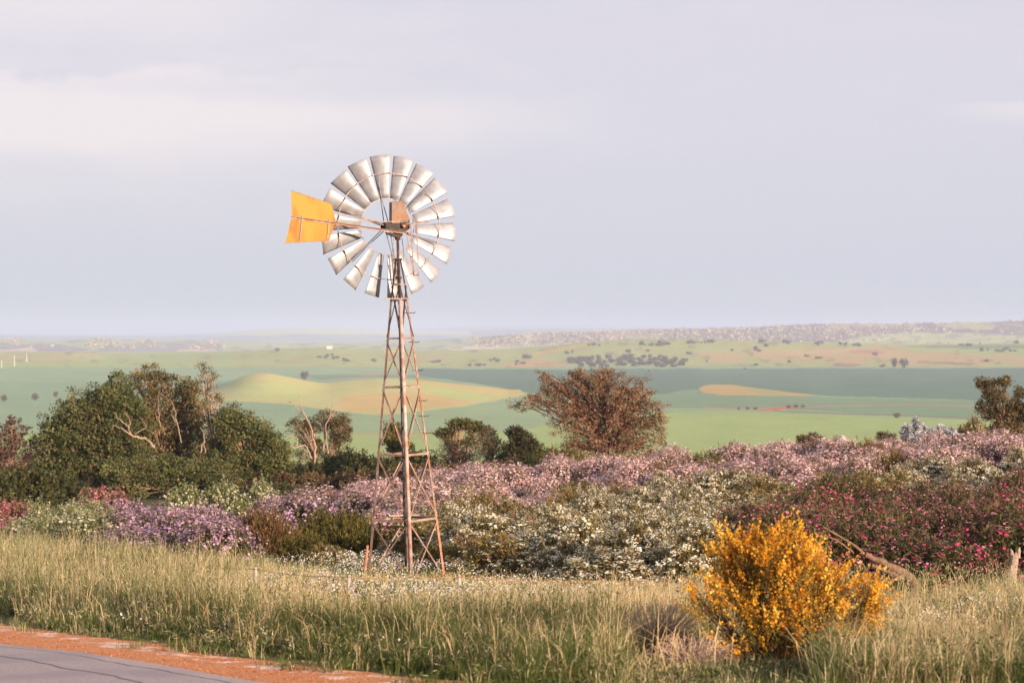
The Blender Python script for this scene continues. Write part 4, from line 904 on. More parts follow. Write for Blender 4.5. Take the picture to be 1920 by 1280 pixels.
limb('dead_limb', 147.5, [([(340, 830), (333, 800), (322, 776), (310, 785)], .06), ([(333, 800), (326, 765), (318, 745)], .05), ([(300, 800), (296, 770), (298, 740)], .05), ([(375, 850), (383, 820), (376, 800)], .07), ([(385, 850), (380, 815), (395, 800)], .05)], 'pale bare branches on the tall ragged tree', base='tall_open_tree')
limb('dead_limb', 154.0, [([(590, 880), (590, 830), (582, 795), (568, 768), (560, 740)], .11), ([(576, 783), (560, 770), (548, 752), (540, 755)], .06), ([(568, 768), (556, 765), (545, 768)], .03), ([(585, 860), (572, 834), (552, 838), (535, 833), (520, 832)], .09), ([(558, 838), (556, 822), (545, 812), (528, 805)], .06), ([(545, 836), (535, 828), (522, 824)], .03),
    ([(612, 880), (614, 840), (610, 798), (622, 778), (634, 765)], .08), ([(616, 785), (624, 765), (622, 738)], .045), ([(626, 772), (636, 758)], .03)], 'dead white limbs of the gum tree', base='small_gum_tree')

# ------------------------------------------------------------ far trees, house, poles
def far_proto(seed, pal):
    rng = np.random.default_rng(seed); n = 26; d = rand_dirs(n, rng, 0.2); c = d * rng.uniform(0.3, 0.75, n)[:, None] * np.array([1, 1, .6]) + np.array([0, 0, .62])
    ci = np.repeat(np.arange(n), 22); m = len(ci); p = c[ci] + rand_dirs(m, rng) * 0.26
    lv = leaves(p, rand_dirs(m, rng), 0.22, 0.14, pick(pal, n, rng, .15)[ci], rng)
    v, f, cc = join([lv]); cr = mesh_np('far_crown', v, f, cc); cr.materials.append(M_leaf)
    v, f, cc = join([tube([[0, 0, -0.15], [0.03, 0, 0.6]], [.06, .03], C(150, 125, 105, .6), 5)] + [tube([[0.02, 0, 0.3], q], [.03, .012], C(150, 125, 105, .6), 4, False) for q in c[:6]])
    tr = mesh_np('far_trunk', v, f, cc); tr.materials.append(M_bark)
    return cr, tr
FARP = [far_proto(s, [C(134, 120, 106), C(146, 130, 110), C(124, 116, 98)]) for s in (1, 2, 3)]
def ray_ground(px, py, r0=900.0, r1=30000.0):
    k = (px - 960) / F; ys = np.geomspace(r0, r1, 4000); zs = ground_z(k * ys, ys); pr = HOR - F * zs / ys
    hit = np.nonzero(pr <= py)[0]
    if len(hit) == 0: return None
    y = ys[hit[0]]; return k * y, y, float(zs[hit[0]])
def far_tree(px, py, wpx, hpx, label, group=None, name='distant_tree', r0=900.0):
    g = ray_ground(px, py, r0)
    if g is None: return
    x, y, z = g; s = y / F
    e = empty(name, (x, y, z), label, 'tree', group, random.uniform(0, 6.28)); e.scale = (wpx * s * 0.5, wpx * s * 0.5, hpx * s * 0.85)
    cr, tr = random.choice(FARP); link('crown', cr, e); link('trunk', tr, e)
far_tree(570, 712, 20, 17, 'lone dark round tree on the field behind the small knoll')
far_tree(65, 751, 17, 14, 'flat topped lone tree in the green field, middle of three at far left')
far_tree(7, 753, 17, 13, 'flat topped lone tree in the green field at the left edge')
far_tree(104, 745, 12, 12, 'small lone tree in the green field just above the dense tree')
far_tree(1677, 690, 17, 19, 'left tree of the pair standing at the top edge of the dark green field')
far_tree(1696, 690, 22, 19, 'right tree of the pair standing at the top edge of the dark green field')
far_tree(1682, 784, 20, 10, 'lone low bush in the green field near the silver bushes')
far_tree(520, 658, 12, 6, 'small dark clump on the skyline of the middle hill left of the white house')
for i, (px, py, w, h) in enumerate([(1385, 768, 6, 5), (1402, 768, 11, 5), (1416, 768, 12, 5), (1478, 765, 12, 6), (1492, 764, 12, 6), (1506, 764, 10, 5)]):
    far_tree(px, py, w, h, 'tiny dark bush along the red track in the green field', 'bushes along the red track')
def hill_trees():
    rng = np.random.default_rng(8); L = []
    for _ in range(90):
        t = rng.uniform(); px = 1066 + 220 * t; lo = 690; hi = 664 + 10 * abs(t - 0.5); L.append((px, rng.uniform(hi + 4, lo), rng.uniform(9, 21), rng.uniform(5, 9.5)))
    for c, n, sx, sy in (((1240, 645), 14, 24, 3), ((1200, 644), 4, 10, 2), ((1300, 641), 8, 18, 2), ((1330, 640), 5, 10, 2), ((990, 668), 5, 16, 3), ((975, 680), 5, 14, 3), ((1065, 660), 4, 8, 2), ((1120, 645), 4, 12, 2), ((930, 676), 6, 14, 4), ((900, 684), 7, 20, 4),
                         ((620, 668), 7, 20, 3), ((650, 675), 3, 8, 2), ((1480, 641), 6, 14, 1.5), ((1535, 643), 6, 12, 1.5), ((1575, 645), 5, 10, 1.5), ((1610, 646), 5, 12, 1.2), ((1425, 640), 4, 8, 1.5), ((1815, 646), 6, 14, 2), ((1880, 657), 8, 22, 2.5), ((1845, 656), 4, 6, 2), ((1910, 642), 3, 6, 1),
                         ((1420, 652), 5, 10, 3), ((1440, 648), 3, 6, 2), ((1325, 676), 1, 1, 1), ((1180, 658), 3, 6, 2), ((1218, 657), 2, 4, 2), ((1290, 662), 2, 5, 1), ((1370, 657), 1, 4, 1), ((1510, 667), 2, 5, 1), ((1535, 670), 2, 5, 1), ((1480, 677), 2, 3, 1), ((1418, 684), 1, 2, 1), ((1395, 690), 1, 2, 1), ((1655, 686), 2, 4, 1), ((1850, 677), 2, 3, 1), ((1640, 664), 2, 4, 1), ((700, 676), 3, 8, 2), ((820, 678), 3, 8, 2)):
        for _ in range(n): L.append((c[0] + rng.normal(0, sx * 0.5), c[1] + rng.normal(0, sy * 0.6) + 2, rng.uniform(5, 15), rng.uniform(3, 6.5)))
    for px, py, w, h in L:
        far_tree(px, py, w, h, 'dark mauve tree or thicket dotted over the pale middle hill', 'trees dotted over the middle hill', r0=3300.0)
hill_trees()
def far_wood():
    """the wooded far ridge: one mass of crowns"""
    rng = np.random.default_rng(9); C_ = []
    for _ in range(4200):
        px = rng.uniform(880, 2050); D = rng.uniform(7000, 9600)
        x = wx(px, D); z = gz1(x, D); py = HOR - F * z / D
        if not in_poly(np.array([px]), np.array([py]), [(880, 640), (1000, 626), (1150, 620), (1300, 617), (1500, 612), (1700, 610), (1800, 620), (1700, 623), (1600, 633), (1500, 643), (880, 650)])[0] and rng.uniform() > 0.12: continue
        C_.append((x, D, z + 1, rng.uniform(5, 11)))
    for _ in range(900):
        px = rng.uniform(-60, 480); D = rng.uniform(7200, 8800); x = wx(px, D); z = gz1(x, D)
        if float(vnoise(np.array(px), np.array(D / 40.), 30, 4, 2)) < 0.55: continue
        C_.append((x, D, z + 1, rng.uniform(5, 11)))
    C_ = np.array(C_); m = 7; ci = np.repeat(np.arange(len(C_)), m); n = len(ci)
    p = C_[ci, :3] + rand_dirs(n, rng) * (C_[ci, 3] * 0.6)[:, None] * np.array([1, 1, .45])
    v, f, c = leaves(p, rand_dirs(n, rng), C_[ci, 3], C_[ci, 3] * 0.8, pick([C(206, 190, 160, .75), C(214, 196, 160, .75), C(196, 182, 150, .75)], n, rng, .12), rng)
    tag(link('distant_woodland', mesh_np('distant_woodland', v, [f], c), None, M_leaf), 'mauve grey woodland covering the far ridge on the right', 'woodland', kind='stuff')
far_wood()
def house():
    g = ray_ground(618, 653.5, 3300.0); x, y, z = g; e = empty('farm_shed', (x, y, z), 'tiny white shed on the skyline of the middle hill', 'shed')
    w, d, h = 5.5, 4.0, 3.4
    V = [(-w, -d, -1), (w, -d, -1), (w, d, -1), (-w, d, -1), (-w, -d, h), (w, -d, h), (w, d, h), (-w, d, h), (-w, 0, h + 2), (w, 0, h + 2)]
    link('wall', mesh_np('shed_wall', V, [np.array([[0, 1, 5, 4], [1, 2, 6, 5], [2, 3, 7, 6], [3, 0, 4, 7]]), np.array([[5, 6, 9], [7, 4, 8]])]), e, mat_noise('white_wall', (.72, .68, .62), (.8, .76, .7), 2))
    V = [(-w - .4, -d - .5, h - .3), (w + .4, -d - .5, h - .3), (w + .4, 0, h + 2.15), (-w - .4, 0, h + 2.15), (w + .4, d + .5, h - .3), (-w - .4, d + .5, h - .3)]
    link('roof', mesh_np('shed_roof', V, [np.array([[0, 1, 2, 3], [3, 2, 4, 5]])]), e, mat_noise('shed_roof', (.55, .5, .46), (.7, .62, .56), 2))
house()
for px, py, h, lb in ((3, 690, 14, 'white pole in the field at the extreme left edge'), (27, 687, 20, 'tallest white pole in the field at far left, second from the edge'), (50, 678, 16, 'white pole in the field at far left, furthest from the edge')):
    g = ray_ground(px, py, 1500.0); x, y, z = g; s = y / F
    tag(part('white_pole', [tube([[x, y, z - 1], [x, y, z + h * s]], [1.0 * s * .55, .8 * s * .4], (1, 1, 1), 8), tube([[x - 1.2 * s, y, z + h * s * .97], [x + 1.2 * s, y, z + h * s * .97]], .25 * s, (1, 1, 1), 5)], None, mat_noise('pole_white', (.75, .75, .75), (.8, .8, .8), 3)), lb, 'pole')
# ------------------------------------------------------------ foreground: orange shrub, dead wood, fence
def orange_shrub():
    Y = 27.7; base, by = stand(1450, Y); rng = np.random.default_rng(41); s = Y / F
    root = empty('orange_shrub', base, 'bright orange yellow flowering shrub standing in the grass at lower right', 'shrub')
    B = [(1405, 1045, 62, 70, 1.3), (1365, 1020, 36, 48, .8), (1475, 1020, 60, 60, 1.2), (1520, 1060, 68, 62, 1.2), (1590, 1090, 62, 58, 1.1), (1640, 1105, 34, 46, .9), (1440, 1110, 90, 60, 1.2), (1330, 1100, 46, 42, .8), (1540, 1140, 90, 48, .8), (1390, 1175, 60, 46, .55), (1470, 1175, 70, 50, .5), (1410, 1220, 44, 24, .35), (1625, 1150, 34, 34, .5), (1500, 1215, 40, 22, .3)]
    bl = [(np.array([(cx - 1452) * s, rng.uniform(-.25, .25), (by - cy - 25) * s]), np.array([rx * s, rx * s * 1.0, ry * s]), w) for cx, cy, rx, ry, w in B]
    w = np.array([b[2] * b[1][0] * b[1][2] for b in bl]); w /= w.sum(); nt = 600
    bi = rng.choice(len(bl), nt, p=w); cen = np.array([bl[b][0] for b in bi]); rr = np.array([bl[b][1] for b in bi])
    d = rand_dirs(nt, rng); tips = cen + d * rr * (rng.uniform(0.1, 1, nt) ** 0.5)[:, None]; tips[:, 2] = np.maximum(tips[:, 2], .06)
    wood = []; mids = []
    for b in bl:
        for q in range(4):
            b0 = np.array([rng.normal(0, .10), rng.normal(0, .10), -0.05]); e = b[0] + rng.normal(0, .10, 3) * np.array([1, 1, .5])
            p = bez(b0, e, [0, 0, -0.12 + rng.normal(0, .04)], 7); mids.append((b, p)); wood.append(tube(p, np.linspace(.016, .006, 7), C(120, 84, 66), 5, False))
    dirs = []
    for i in range(nt):
        m = [p for b, p in mids if b is bl[bi[i]]]; p = m[rng.integers(0, len(m))]; st = p[rng.integers(3, 7)]
        q = bez(st, tips[i], [0, 0, -0.03], 4); wood.append(tube(q, np.linspace(.006, .0025, 4), C(130, 92, 62), 4, False))
        dr = (tips[i] - np.array([0, 0, 0.2])); dr = dr / (np.linalg.norm(dr) + 1e-6) * 0.7 + np.array([0, 0, 0.75]) + rng.normal(0, .22, 3); dirs.append(dr / np.linalg.norm(dr))
    dirs = np.array(dirs); v, f, c = join(wood); link('stems', mesh_np('shrub_stems', v, f, c, True), root, M_bark)
    sub = 3; per = 16; ci = np.repeat(np.arange(nt), sub); sd = dirs[ci] + rng.normal(0, .38, (len(ci), 3)); sd /= np.linalg.norm(sd, axis=1, keepdims=True)
    so = tips[ci] + dirs[ci] * rng.uniform(-.10, .04, (len(ci), 1)); sl = rng.uniform(.10, .31, len(ci))
    k = np.repeat(np.arange(len(ci)), per); n = len(k); t = rng.uniform(0, 1, n)
    pos = so[k] + sd[k] * (t * sl[k])[:, None] + rand_dirs(n, rng) * (.022 * (1.15 - .7 * t))[:, None]
    pal = [C(248, 190, 62, .95), C(244, 178, 48, .95), C(252, 204, 86, .95), C(232, 156, 46, .88), C(214, 156, 56, .8)]
    nr = rand_dirs(n, rng) + np.array([0, -.3, .4]); nr /= np.linalg.norm(nr, axis=1, keepdims=True)
    v, f, c = discs(pos, nr, .0118 * rng.uniform(.5, 1.5, n), pick(pal, nt, rng, .07)[ci][k] * (1 + rng.normal(0, .08, (n, 1))), rng, 4)
    link('blossoms', mesh_np('shrub_blossoms', v, [f], c), root, M_petal)
    n = nt * 26; k = np.repeat(np.arange(nt), 26); pos = tips[k] + dirs[k] * rng.uniform(-.26, .08, (n, 1)) + rng.normal(0, .045, (n, 3)); pos[:, 2] = np.maximum(pos[:, 2], 0.02)
    a = dirs[k] + rand_dirs(n, rng) * .7; a /= np.linalg.norm(a, axis=1, keepdims=True)
    v, f, c = leaves(pos, a, .05, .012, pick([C(150, 134, 52), C(122, 120, 48), C(168, 142, 52)], n, rng, .15), rng)
    link('foliage', mesh_np('shrub_leaves', v, [f], c), root, M_leaf)
orange_shrub()
def dry_shrub():
    rng = np.random.default_rng(44)
    for px, Y, r, h, n, lb in ((1230, 29.5, .55, .78, 520, 'tangled dry mauve grey shrub against the left side of the orange shrub'), (1295, 27.2, .5, .50, 260, 'low dry twiggy shrub below the left side of the orange shrub'), (965, 54, .30, .78, 40, 'small bare curly twigged bush right of the windmill foot')):
        b, _ = stand(px, Y); parts = []
        e = empty('dry_shrub', b, lb, 'dry shrub')
        for i in range(n):
            a = rng.uniform(0, 6.28); q = r * rng.uniform(.2, 1) ** .6
            p1 = np.array([math.cos(a) * q, math.sin(a) * q, h * rng.uniform(.25, 1) * (1 - .4 * (q / r) ** 2)])
            s0 = np.array([math.cos(a) * q * .25, math.sin(a) * q * .25, -.02]); p = bez(s0, p1, [rng.normal(0, .06), rng.normal(0, .06), .12], 5)
            p = np.vstack([p, p[-1] + np.array([math.cos(a) * .06 + rng.normal(0, .03), math.sin(a) * .06, -.03 + rng.normal(0, .03)])])
            cc = pick([C(196, 166, 146, .75), C(170, 142, 126, .75), C(212, 186, 156, .75)], 1, rng, .1)[0]
            parts.append(tube(p, np.linspace(.006, .002, 6) * (1.5 if n < 100 else 1), cc, 4, False))
        v, f, c = join(parts); link('twigs', mesh_np('dry_twigs', v, f, c), e, M_bark)
dry_shrub()
def dead_log():
    Y = 47.0; parts = []; rng = np.random.default_rng(4)
    def path(pts, r0, r1, n=22, k=9, c=C(168, 132, 108, .5), dy=None):
        q = np.array([P(a, b, Y + (0 if dy is None else dy * i / (len(pts) - 1))) for i, (a, b) in enumerate(pts)]); t = np.linspace(0, 1, len(q)); tt = np.linspace(0, 1, n)
        z = np.stack([np.interp(tt, t, q[:, j]) for j in range(3)], -1)
        for _ in range(2): z[1:-1] = (z[:-2] + z[1:-1] * 2 + z[2:]) / 4
        z[1:-1] += rng.normal(0, (r0 + r1) * .06, z[1:-1].shape); v, f, cc = tube(z, np.linspace(r0, r1, n) * (1 + rng.normal(0, .07, n)), c, k)
        return v + rng.normal(0, r0 * .05, v.shape), f, cc
    root = empty('dead_log', stand(1716, Y)[0], 'grey brown dead log arching behind the orange shrub', 'log')
    def add(nm, ps, mat=M_wood):
        v, f, c = join(ps); link(nm, mesh_np(nm, v - np.array(root.location), f, c, True), root, M_bark)
    add('trunk', [path([(1712, 1150), (1716, 1118), (1714, 1092), (1704, 1078), (1680, 1068), (1650, 1052), (1622, 1040)], .125, .062), path([(1708, 1086), (1680, 1078), (1650, 1066), (1635, 1060)], .08, .04), path([(1722, 1140), (1720, 1105), (1712, 1086)], .07, .05, c=C(130, 108, 96, .6))])
    add('branch', [path([(1624, 1041), (1600, 1020), (1570, 1003), (1542, 986)], .034, .012, k=6)])
    add('branch', [path([(1600, 1035), (1575, 1016), (1552, 1005), (1530, 1004)], .022, .007, k=5, dy=-.3), path([(1555, 990), (1549, 980), (1552, 974)], .010, .005, 8, 5)])
    add('branch', [path([(1692, 1078), (1672, 1088), (1652, 1102)], .045, .015, k=6, dy=-.3), path([(1670, 1090), (1676, 1104), (1684, 1116)], .02, .008, 8, 5, dy=-.3), path([(1618, 1056), (1624, 1070), (1632, 1082)], .016, .006, 8, 5)])
dead_log()
def stump():
    Y = 47.0; b, by = stand(1901, Y); rng = np.random.default_rng(2); zt = (by - 1040) * Y / F
    pts = np.array([[0.02, 0, -.1], [-.06, 0, .12], [-.03, 0, .35], [.0, 0, .55], [.03, 0, zt]]); t = np.linspace(0, 1, 5); tt = np.linspace(0, 1, 16)
    q = np.stack([np.interp(tt, t, pts[:, j]) for j in range(3)], -1); v, f, c = tube(q, np.interp(tt, t, [.14, .12, .095, .08, .075]), C(205, 178, 158, .6), 10)
    v = v + rng.normal(0, .008, v.shape); parts = [(v, f, c)]
    for a, h in ((-.055, .12), (.06, .15), (0.01, .05)): parts.append(tube([[a + .03, 0, zt - .06], [a * 1.25 + .03, 0, zt + h * .6], [a * 1.5 + .03, .01, zt + h]], [.038, .028, .006], C(205, 178, 158, .6), 6))
    v, f, c = join(parts); o = link('tree_stump', mesh_np('tree_stump', v, f, c), None, M_bark); o.location = b
    tag(o, 'bleached splintered stump standing in the grass at the right edge', 'stump')
stump()
def fence():
    e0 = stand(753, 50.0)[0]; root = empty('wire_fence', e0, 'low wire fence with short pale posts running through the grass past the windmill', 'fence')
    FP = [(-60, 1030, 62), (96, 1037, 54), (193, 1046, 51), (478, 1063, 46), (653, 1077, 43), (860, 1077, 43), (1130, 1085, 43), (1420, 1085, 43)]
    tops = []
    for px, top, Y in FP:
        b, by = stand(px, Y); h = (by - top) * Y / F; tops.append(b + np.array([0, 0, h]))
        w = .034 if Y < 50 else .05
        o = part('post', [tube([b - np.array(e0) + [0, 0, -.15], b - np.array(e0) + [.01, 0, h]], [w * 1.05, w * .95], (1, 1, 1), 8)], root, M_post)
    for dz in (-.03, -.30):
        pth = []
        for a, b in zip(tops[:-1], tops[1:]):
            for t in np.linspace(0, 1, 9)[:-1]: pth.append(a + (b - a) * t + np.array([0, -.05, dz - .05 * math.sin(math.pi * t)]))
        part('wire', tube(np.array(pth) - np.array(e0), .0065, (1, 1, 1), 5, False), root, M_rust_red)
fence()
def bent_pipe():
    Y = 51.3; q = [P(a, b, Y) for a, b in ((668, 1116), (669, 1098), (678, 1090), (700, 1086), (724, 1085))]; q = np.array(q)
    tag(part('bent_pipe', tube(q, .035, (1, 1, 1), 8), None, M_black, True), 'bent black pipe lying at the left foot of the windmill', 'pipe')
bent_pipe()
b, by = stand(1576, 113.5)
def rock():
    rng = np.random.default_rng(6); bm_v = rand_dirs(400, rng); import bmesh
    bm = bmesh.new(); bmesh.ops.create_icosphere(bm, subdivisions=4, radius=1.0)
    for v in bm.verts:
        p = v.co; k = 1 + .16 * math.sin(p.x * 3.1 + 1) * math.cos(p.y * 2.7) + .08 * math.sin(p.z * 7 + p.x * 5); v.co = Vector((p.x * .36 * k, p.y * .35 * k, p.z * .36 * k))
    me = bpy.data.meshes.new('rock'); bm.to_mesh(me); bm.free(); o = link('rock', me, None, mat_noise('pale_rock', (.36, .29, .24), (.5, .42, .36), 4, rough=.9, bump=.6))
    o.location = (b[0], b[1], wz(818, 113.5) - .36); tag(o, 'pale rounded rock showing above the pink bank against the green field', 'rock')
rock()

# ------------------------------------------------------------ grass and wildflowers
def grass_limit(px):
    """photo row where the grass gives way to the bushes"""
    return np.interp(px, [-200, 0, 230, 420, 640, 850, 1040, 1200, 1350, 1500, 1920, 2100], [1056, 1058, 1070, 1094, 1104, 1110, 1124, 1136, 1130, 1128, 1124, 1124])
def blade_mesh(bx, by, h, w, lean, az, cols, rng):
    n = len(bx); bz = ground_z(bx, by) - 0.02
    base = np.stack([bx, by, bz], -1); dr = np.stack([np.cos(az), np.sin(az), np.zeros(n)], -1)
    sa = rng.uniform(0, 6.28, n); sd = np.stack([np.cos(sa), np.sin(sa) * 0.5, np.zeros(n)], -1) * (w * 0.5)[:, None]
    mid = base + dr * (lean * h * 0.3)[:, None] + np.array([0, 0, 1]) * (h * 0.58)[:, None]
    tip = base + dr * (lean * h)[:, None] + np.array([0, 0, 1]) * (h * (1 - 0.28 * lean))[:, None]
    V = np.stack([base - sd, base + sd, mid + sd * .8, mid - sd * .8, tip], 1).reshape(-1, 3)
    i = np.arange(n)[:, None] * 5
    return (V, [i + np.array([[0, 1, 2, 3]]), i + np.array([[3, 2, 4]])], np.repeat(cols, 5, axis=0)), tip, (tip - mid)
def grass():
    rng = np.random.default_rng(77); nt = 52000
    u = rng.uniform(0, 1, nt * 3)
    Y = 24.0 * (86.0 / 24.0) ** (u ** 0.92)                      # denser near the camera
    px = rng.uniform(-260, 2240, len(Y)); x = wx(px, Y); base = HOR - F * near_z(x, Y) / Y
    ex = edge_x(VERGE, Y) + .55 + (vnoise(x, Y, 1.1, 15) - .5) * 2.2
    gl = grass_limit(px) + (vnoise(x, Y, 3.2, 71, 3) - .5) * 50; ok = (base > gl - 48) & ((x > ex - .12) | ((x > ex - 1.3) & (rng.uniform(0, 1, len(x)) < .07)))
    x, Y, px, base, ex, gl = [q[ok] for q in (x, Y, px, base, ex, gl)]
    # keep the patch off other things' feet
    k = 14; n = len(x) * k; ci = np.repeat(np.arange(len(x)), k)
    nz = vnoise(x, Y, 2.6, 41, 3); nz2 = vnoise(x, Y, .9, 43, 2); nz3 = vnoise(x, Y, 5.5, 47, 2)
    ht = np.interp(px, [0, 350, 560, 640, 1000, 1250, 1920], [.52, .50, .32, .21, .21, .34, .30])
    ht = ht * (1 - .68 * np.exp(-((px - 1690) / 80) ** 2 - ((base - 1165) / 50) ** 2)) * (1 - .45 * np.exp(-((px - 755) / 150) ** 2 - ((base - 1140) / 30) ** 2)) * (1 - .6 * np.exp(-((px - 1460) / 150) ** 2 - ((base - 1262) / 30) ** 2))
    front = np.clip((40 - Y) / 10, 0, 1); ht = ht * (1 - front) + .40 * front
    edge = np.clip((x - ex) / 1.6, 0, 1); ht = ht * (.35 + .65 * edge) * (.40 + .75 * nz + .5 * vnoise(x, Y, 7.0, 51, 2))
    ht = ht * (1 - .62 * (px > 1170) * (px < 1540) * (base > 1222)) * (1 - .5 * np.exp(-((px - 1235) / 60) ** 2 - ((base - 1235) / 34) ** 2))
    tall = rng.uniform(0, 1, len(x)) < .10; ht = ht * (.55 + .85 * vnoise(x, Y, 1.5, 81, 2)) ; ht = np.where(tall, ht * 1.7, ht)
    ht = ht * (.38 + .62 * np.clip((base - gl + 10) / 14, 0, 1))
    big = vnoise(x, Y, 4.5, 61, 2); pat = vnoise(x, Y, 1.7, 63, 3)
    straw = np.exp(-((px - 900) / 480) ** 2) * np.exp(-((base - 1140) / 42) ** 2) * 0.85 + .9 * np.clip(big - .5, 0, 1) + .9 * np.clip(pat - .55, 0, 1) + .35 * np.exp(-((base - 1095) / 26) ** 2) * (px > 900) + .25 * np.exp(-((px - 1750) / 160) ** 2) + .4 * np.exp(-((px - 1240) / 90) ** 2)
    straw = np.clip(straw * 1.15 + .10 * (px < 420) * (base < 1130) + .25 * tall, 0, .92)
    lush = np.clip((base - 1160) / 60, 0, 1) * .7 + 2.2 * np.clip(.52 - big, 0, 1) + 1.6 * np.clip(.48 - pat, 0, 1) + .5 * np.exp(-((px - 330) / 150) ** 2 - ((base - 1110) / 40) ** 2) + .7 * np.exp(-((px - 1850) / 150) ** 2 - ((base - 1215) / 40) ** 2)
    keep = rng.uniform(0, 1, len(x)) < .25 + 1.2 * vnoise(x, Y, 1.2, 67, 2)
    x, Y, px, base, ex, nz, nz2, nz3, ht, straw, lush = [q[keep] for q in (x, Y, px, base, ex, nz, nz2, nz3, ht, straw, lush)]; n = len(x) * k; ci = np.repeat(np.arange(len(x)), k)
    h = ht[ci] * rng.uniform(.45, 1.25, n); w = (.0058 + .00010 * Y[ci]) * rng.uniform(.6, 1.3, n)
    r_ = rng.uniform(0, .13, n); a_ = rng.uniform(0, 6.28, n); bx = x[ci] + np.cos(a_) * r_; by = Y[ci] + np.sin(a_) * r_
    lean = np.abs(rng.normal(.32, .22, n)); az = a_ + rng.normal(0, .6, n)
    is_s = rng.uniform(0, 1, n) < straw[ci]
    green = pick([C(160, 164, 106, .68), C(144, 152, 94, .68), C(178, 178, 122, .7), C(132, 142, 88, .66), C(164, 160, 124, .68)], n, rng, .12)
    deep = pick([C(108, 122, 56, .55), C(94, 108, 50, .55), C(124, 130, 64, .55)], n, rng, .12); lu = (rng.uniform(0, 1, n) < lush[ci])[:, None]
    green = np.where(lu, deep, green)
    dry = pick([C(220, 200, 152, .78), C(206, 182, 136, .76), C(232, 212, 168, .78), C(196, 164, 122, .74)], n, rng, .1)
    cl = np.where(is_s[:, None], dry, green) * (.85 + .3 * nz[ci])[:, None]
    blades, tip, td = blade_mesh(bx, by, h, w, lean, az, cl, rng)
    m = rng.uniform(0, 1, n) < (.03 + .12 * straw[ci] + .07 * (px[ci] < 520)) * (h > .16)
    t = td[m] / np.linalg.norm(td[m], axis=1, keepdims=True); t[:, 2] -= .5; t /= np.linalg.norm(t, axis=1, keepdims=True); mm = int(m.sum())
    hd = leaves(tip[m] + t * .03, t, .075 * rng.uniform(.5, 1.5, mm), (.006 + .00009 * by[m]) * rng.uniform(.7, 1.3, mm), pick([C(214, 202, 150, .75), C(200, 196, 136, .75), C(226, 206, 166, .75), C(206, 186, 146, .72)], mm, rng, .1), rng)
    # single long dry stalks arching over the rest
    ns = 1100; spx = np.concatenate([rng.uniform(-50, 1980, 800), rng.normal(1240, 60, 130), rng.normal(1700, 130, 170)]); sY = rng.uniform(25.5, 46, ns); sx = wx(spx, sY); sb = HOR - F * near_z(sx, sY) / sY
    o2 = (sb > grass_limit(spx)) & (sx > edge_x(VERGE, sY) + .5); sx, sY = sx[o2], sY[o2]; ns = len(sx)
    st, tp, _ = blade_mesh(sx, sY, rng.uniform(.55, 1.0, ns), np.full(ns, .012), rng.uniform(.2, .9, ns), rng.uniform(0, 6.28, ns), pick([C(226, 196, 140, .75), C(206, 176, 124, .72)], ns, rng, .08), rng)
    # low broad leaved herbs between the tufts
    hsel = rng.uniform(0, 1, len(x)) < .16; hx, hy, hh_ = x[hsel], Y[hsel], ht[hsel]; hk = 16; hi = np.repeat(np.arange(len(hx)), hk); hn = len(hi)
    hp = np.stack([hx[hi] + rng.normal(0, .07, hn), hy[hi] + rng.normal(0, .07, hn), np.zeros(hn)], -1); hp[:, 2] = ground_z(hp[:, 0], hp[:, 1]) + hh_[hi] * rng.uniform(.1, .85, hn)
    hb = leaves(hp, rand_dirs(hn, rng, .4), rng.uniform(.04, .085, hn), rng.uniform(.018, .034, hn), pick([C(112, 126, 66, .6), C(134, 140, 84, .6), C(150, 132, 96, .6), C(96, 110, 58, .6)], len(hx), rng, .12)[hi], rng)
    # drooping wild oats along the foot of the bushes
    on = 2600; opx = np.concatenate([rng.uniform(420, 1300, 1500), rng.uniform(1300, 1960, 1100)]); obs = grass_limit(opx) + rng.normal(0, 7, on) + (opx > 1290) * rng.uniform(-34, 6, on); oy = 2.1 / ((obs - HOR) / F - .064); ox = wx(opx, oy); gd = (oy > 30) & (oy < 66); ox, oy = ox[gd], oy[gd]; on = len(ox)
    os_, ot, od = blade_mesh(ox, oy, rng.uniform(.18, .46, on) * np.where(opx[gd] > 1290, 1.65, 1.0), np.full(on, .010), rng.uniform(.2, .8, on), rng.uniform(0, 6.28, on), pick([C(190, 180, 120, .65), C(160, 162, 98, .62)], on, rng, .1), rng)
    oi = np.repeat(np.arange(on), 4); oq = ot[oi] + rng.normal(0, .03, (len(oi), 3)) - np.array([0, 0, .03]); oax = rand_dirs(len(oi), rng) * .3 + np.array([0, 0, -1.0]); oax /= np.linalg.norm(oax, axis=1, keepdims=True)
    oh = leaves(oq, oax, .05 * rng.uniform(.6, 1.4, len(oi)), .014, pick([C(214, 204, 158, .7), C(196, 190, 138, .68)], len(oi), rng, .1), rng)
    v, f, c = join([blades, hd, st, hb, os_, oh])
    tag(link('grass', mesh_np('grass', v, f, c), None, M_grass), 'tall wild grass, green and straw coloured, between the gravel verge and the bushes', 'grass', kind='stuff')
    print('GRASS', n, mm)
grass()
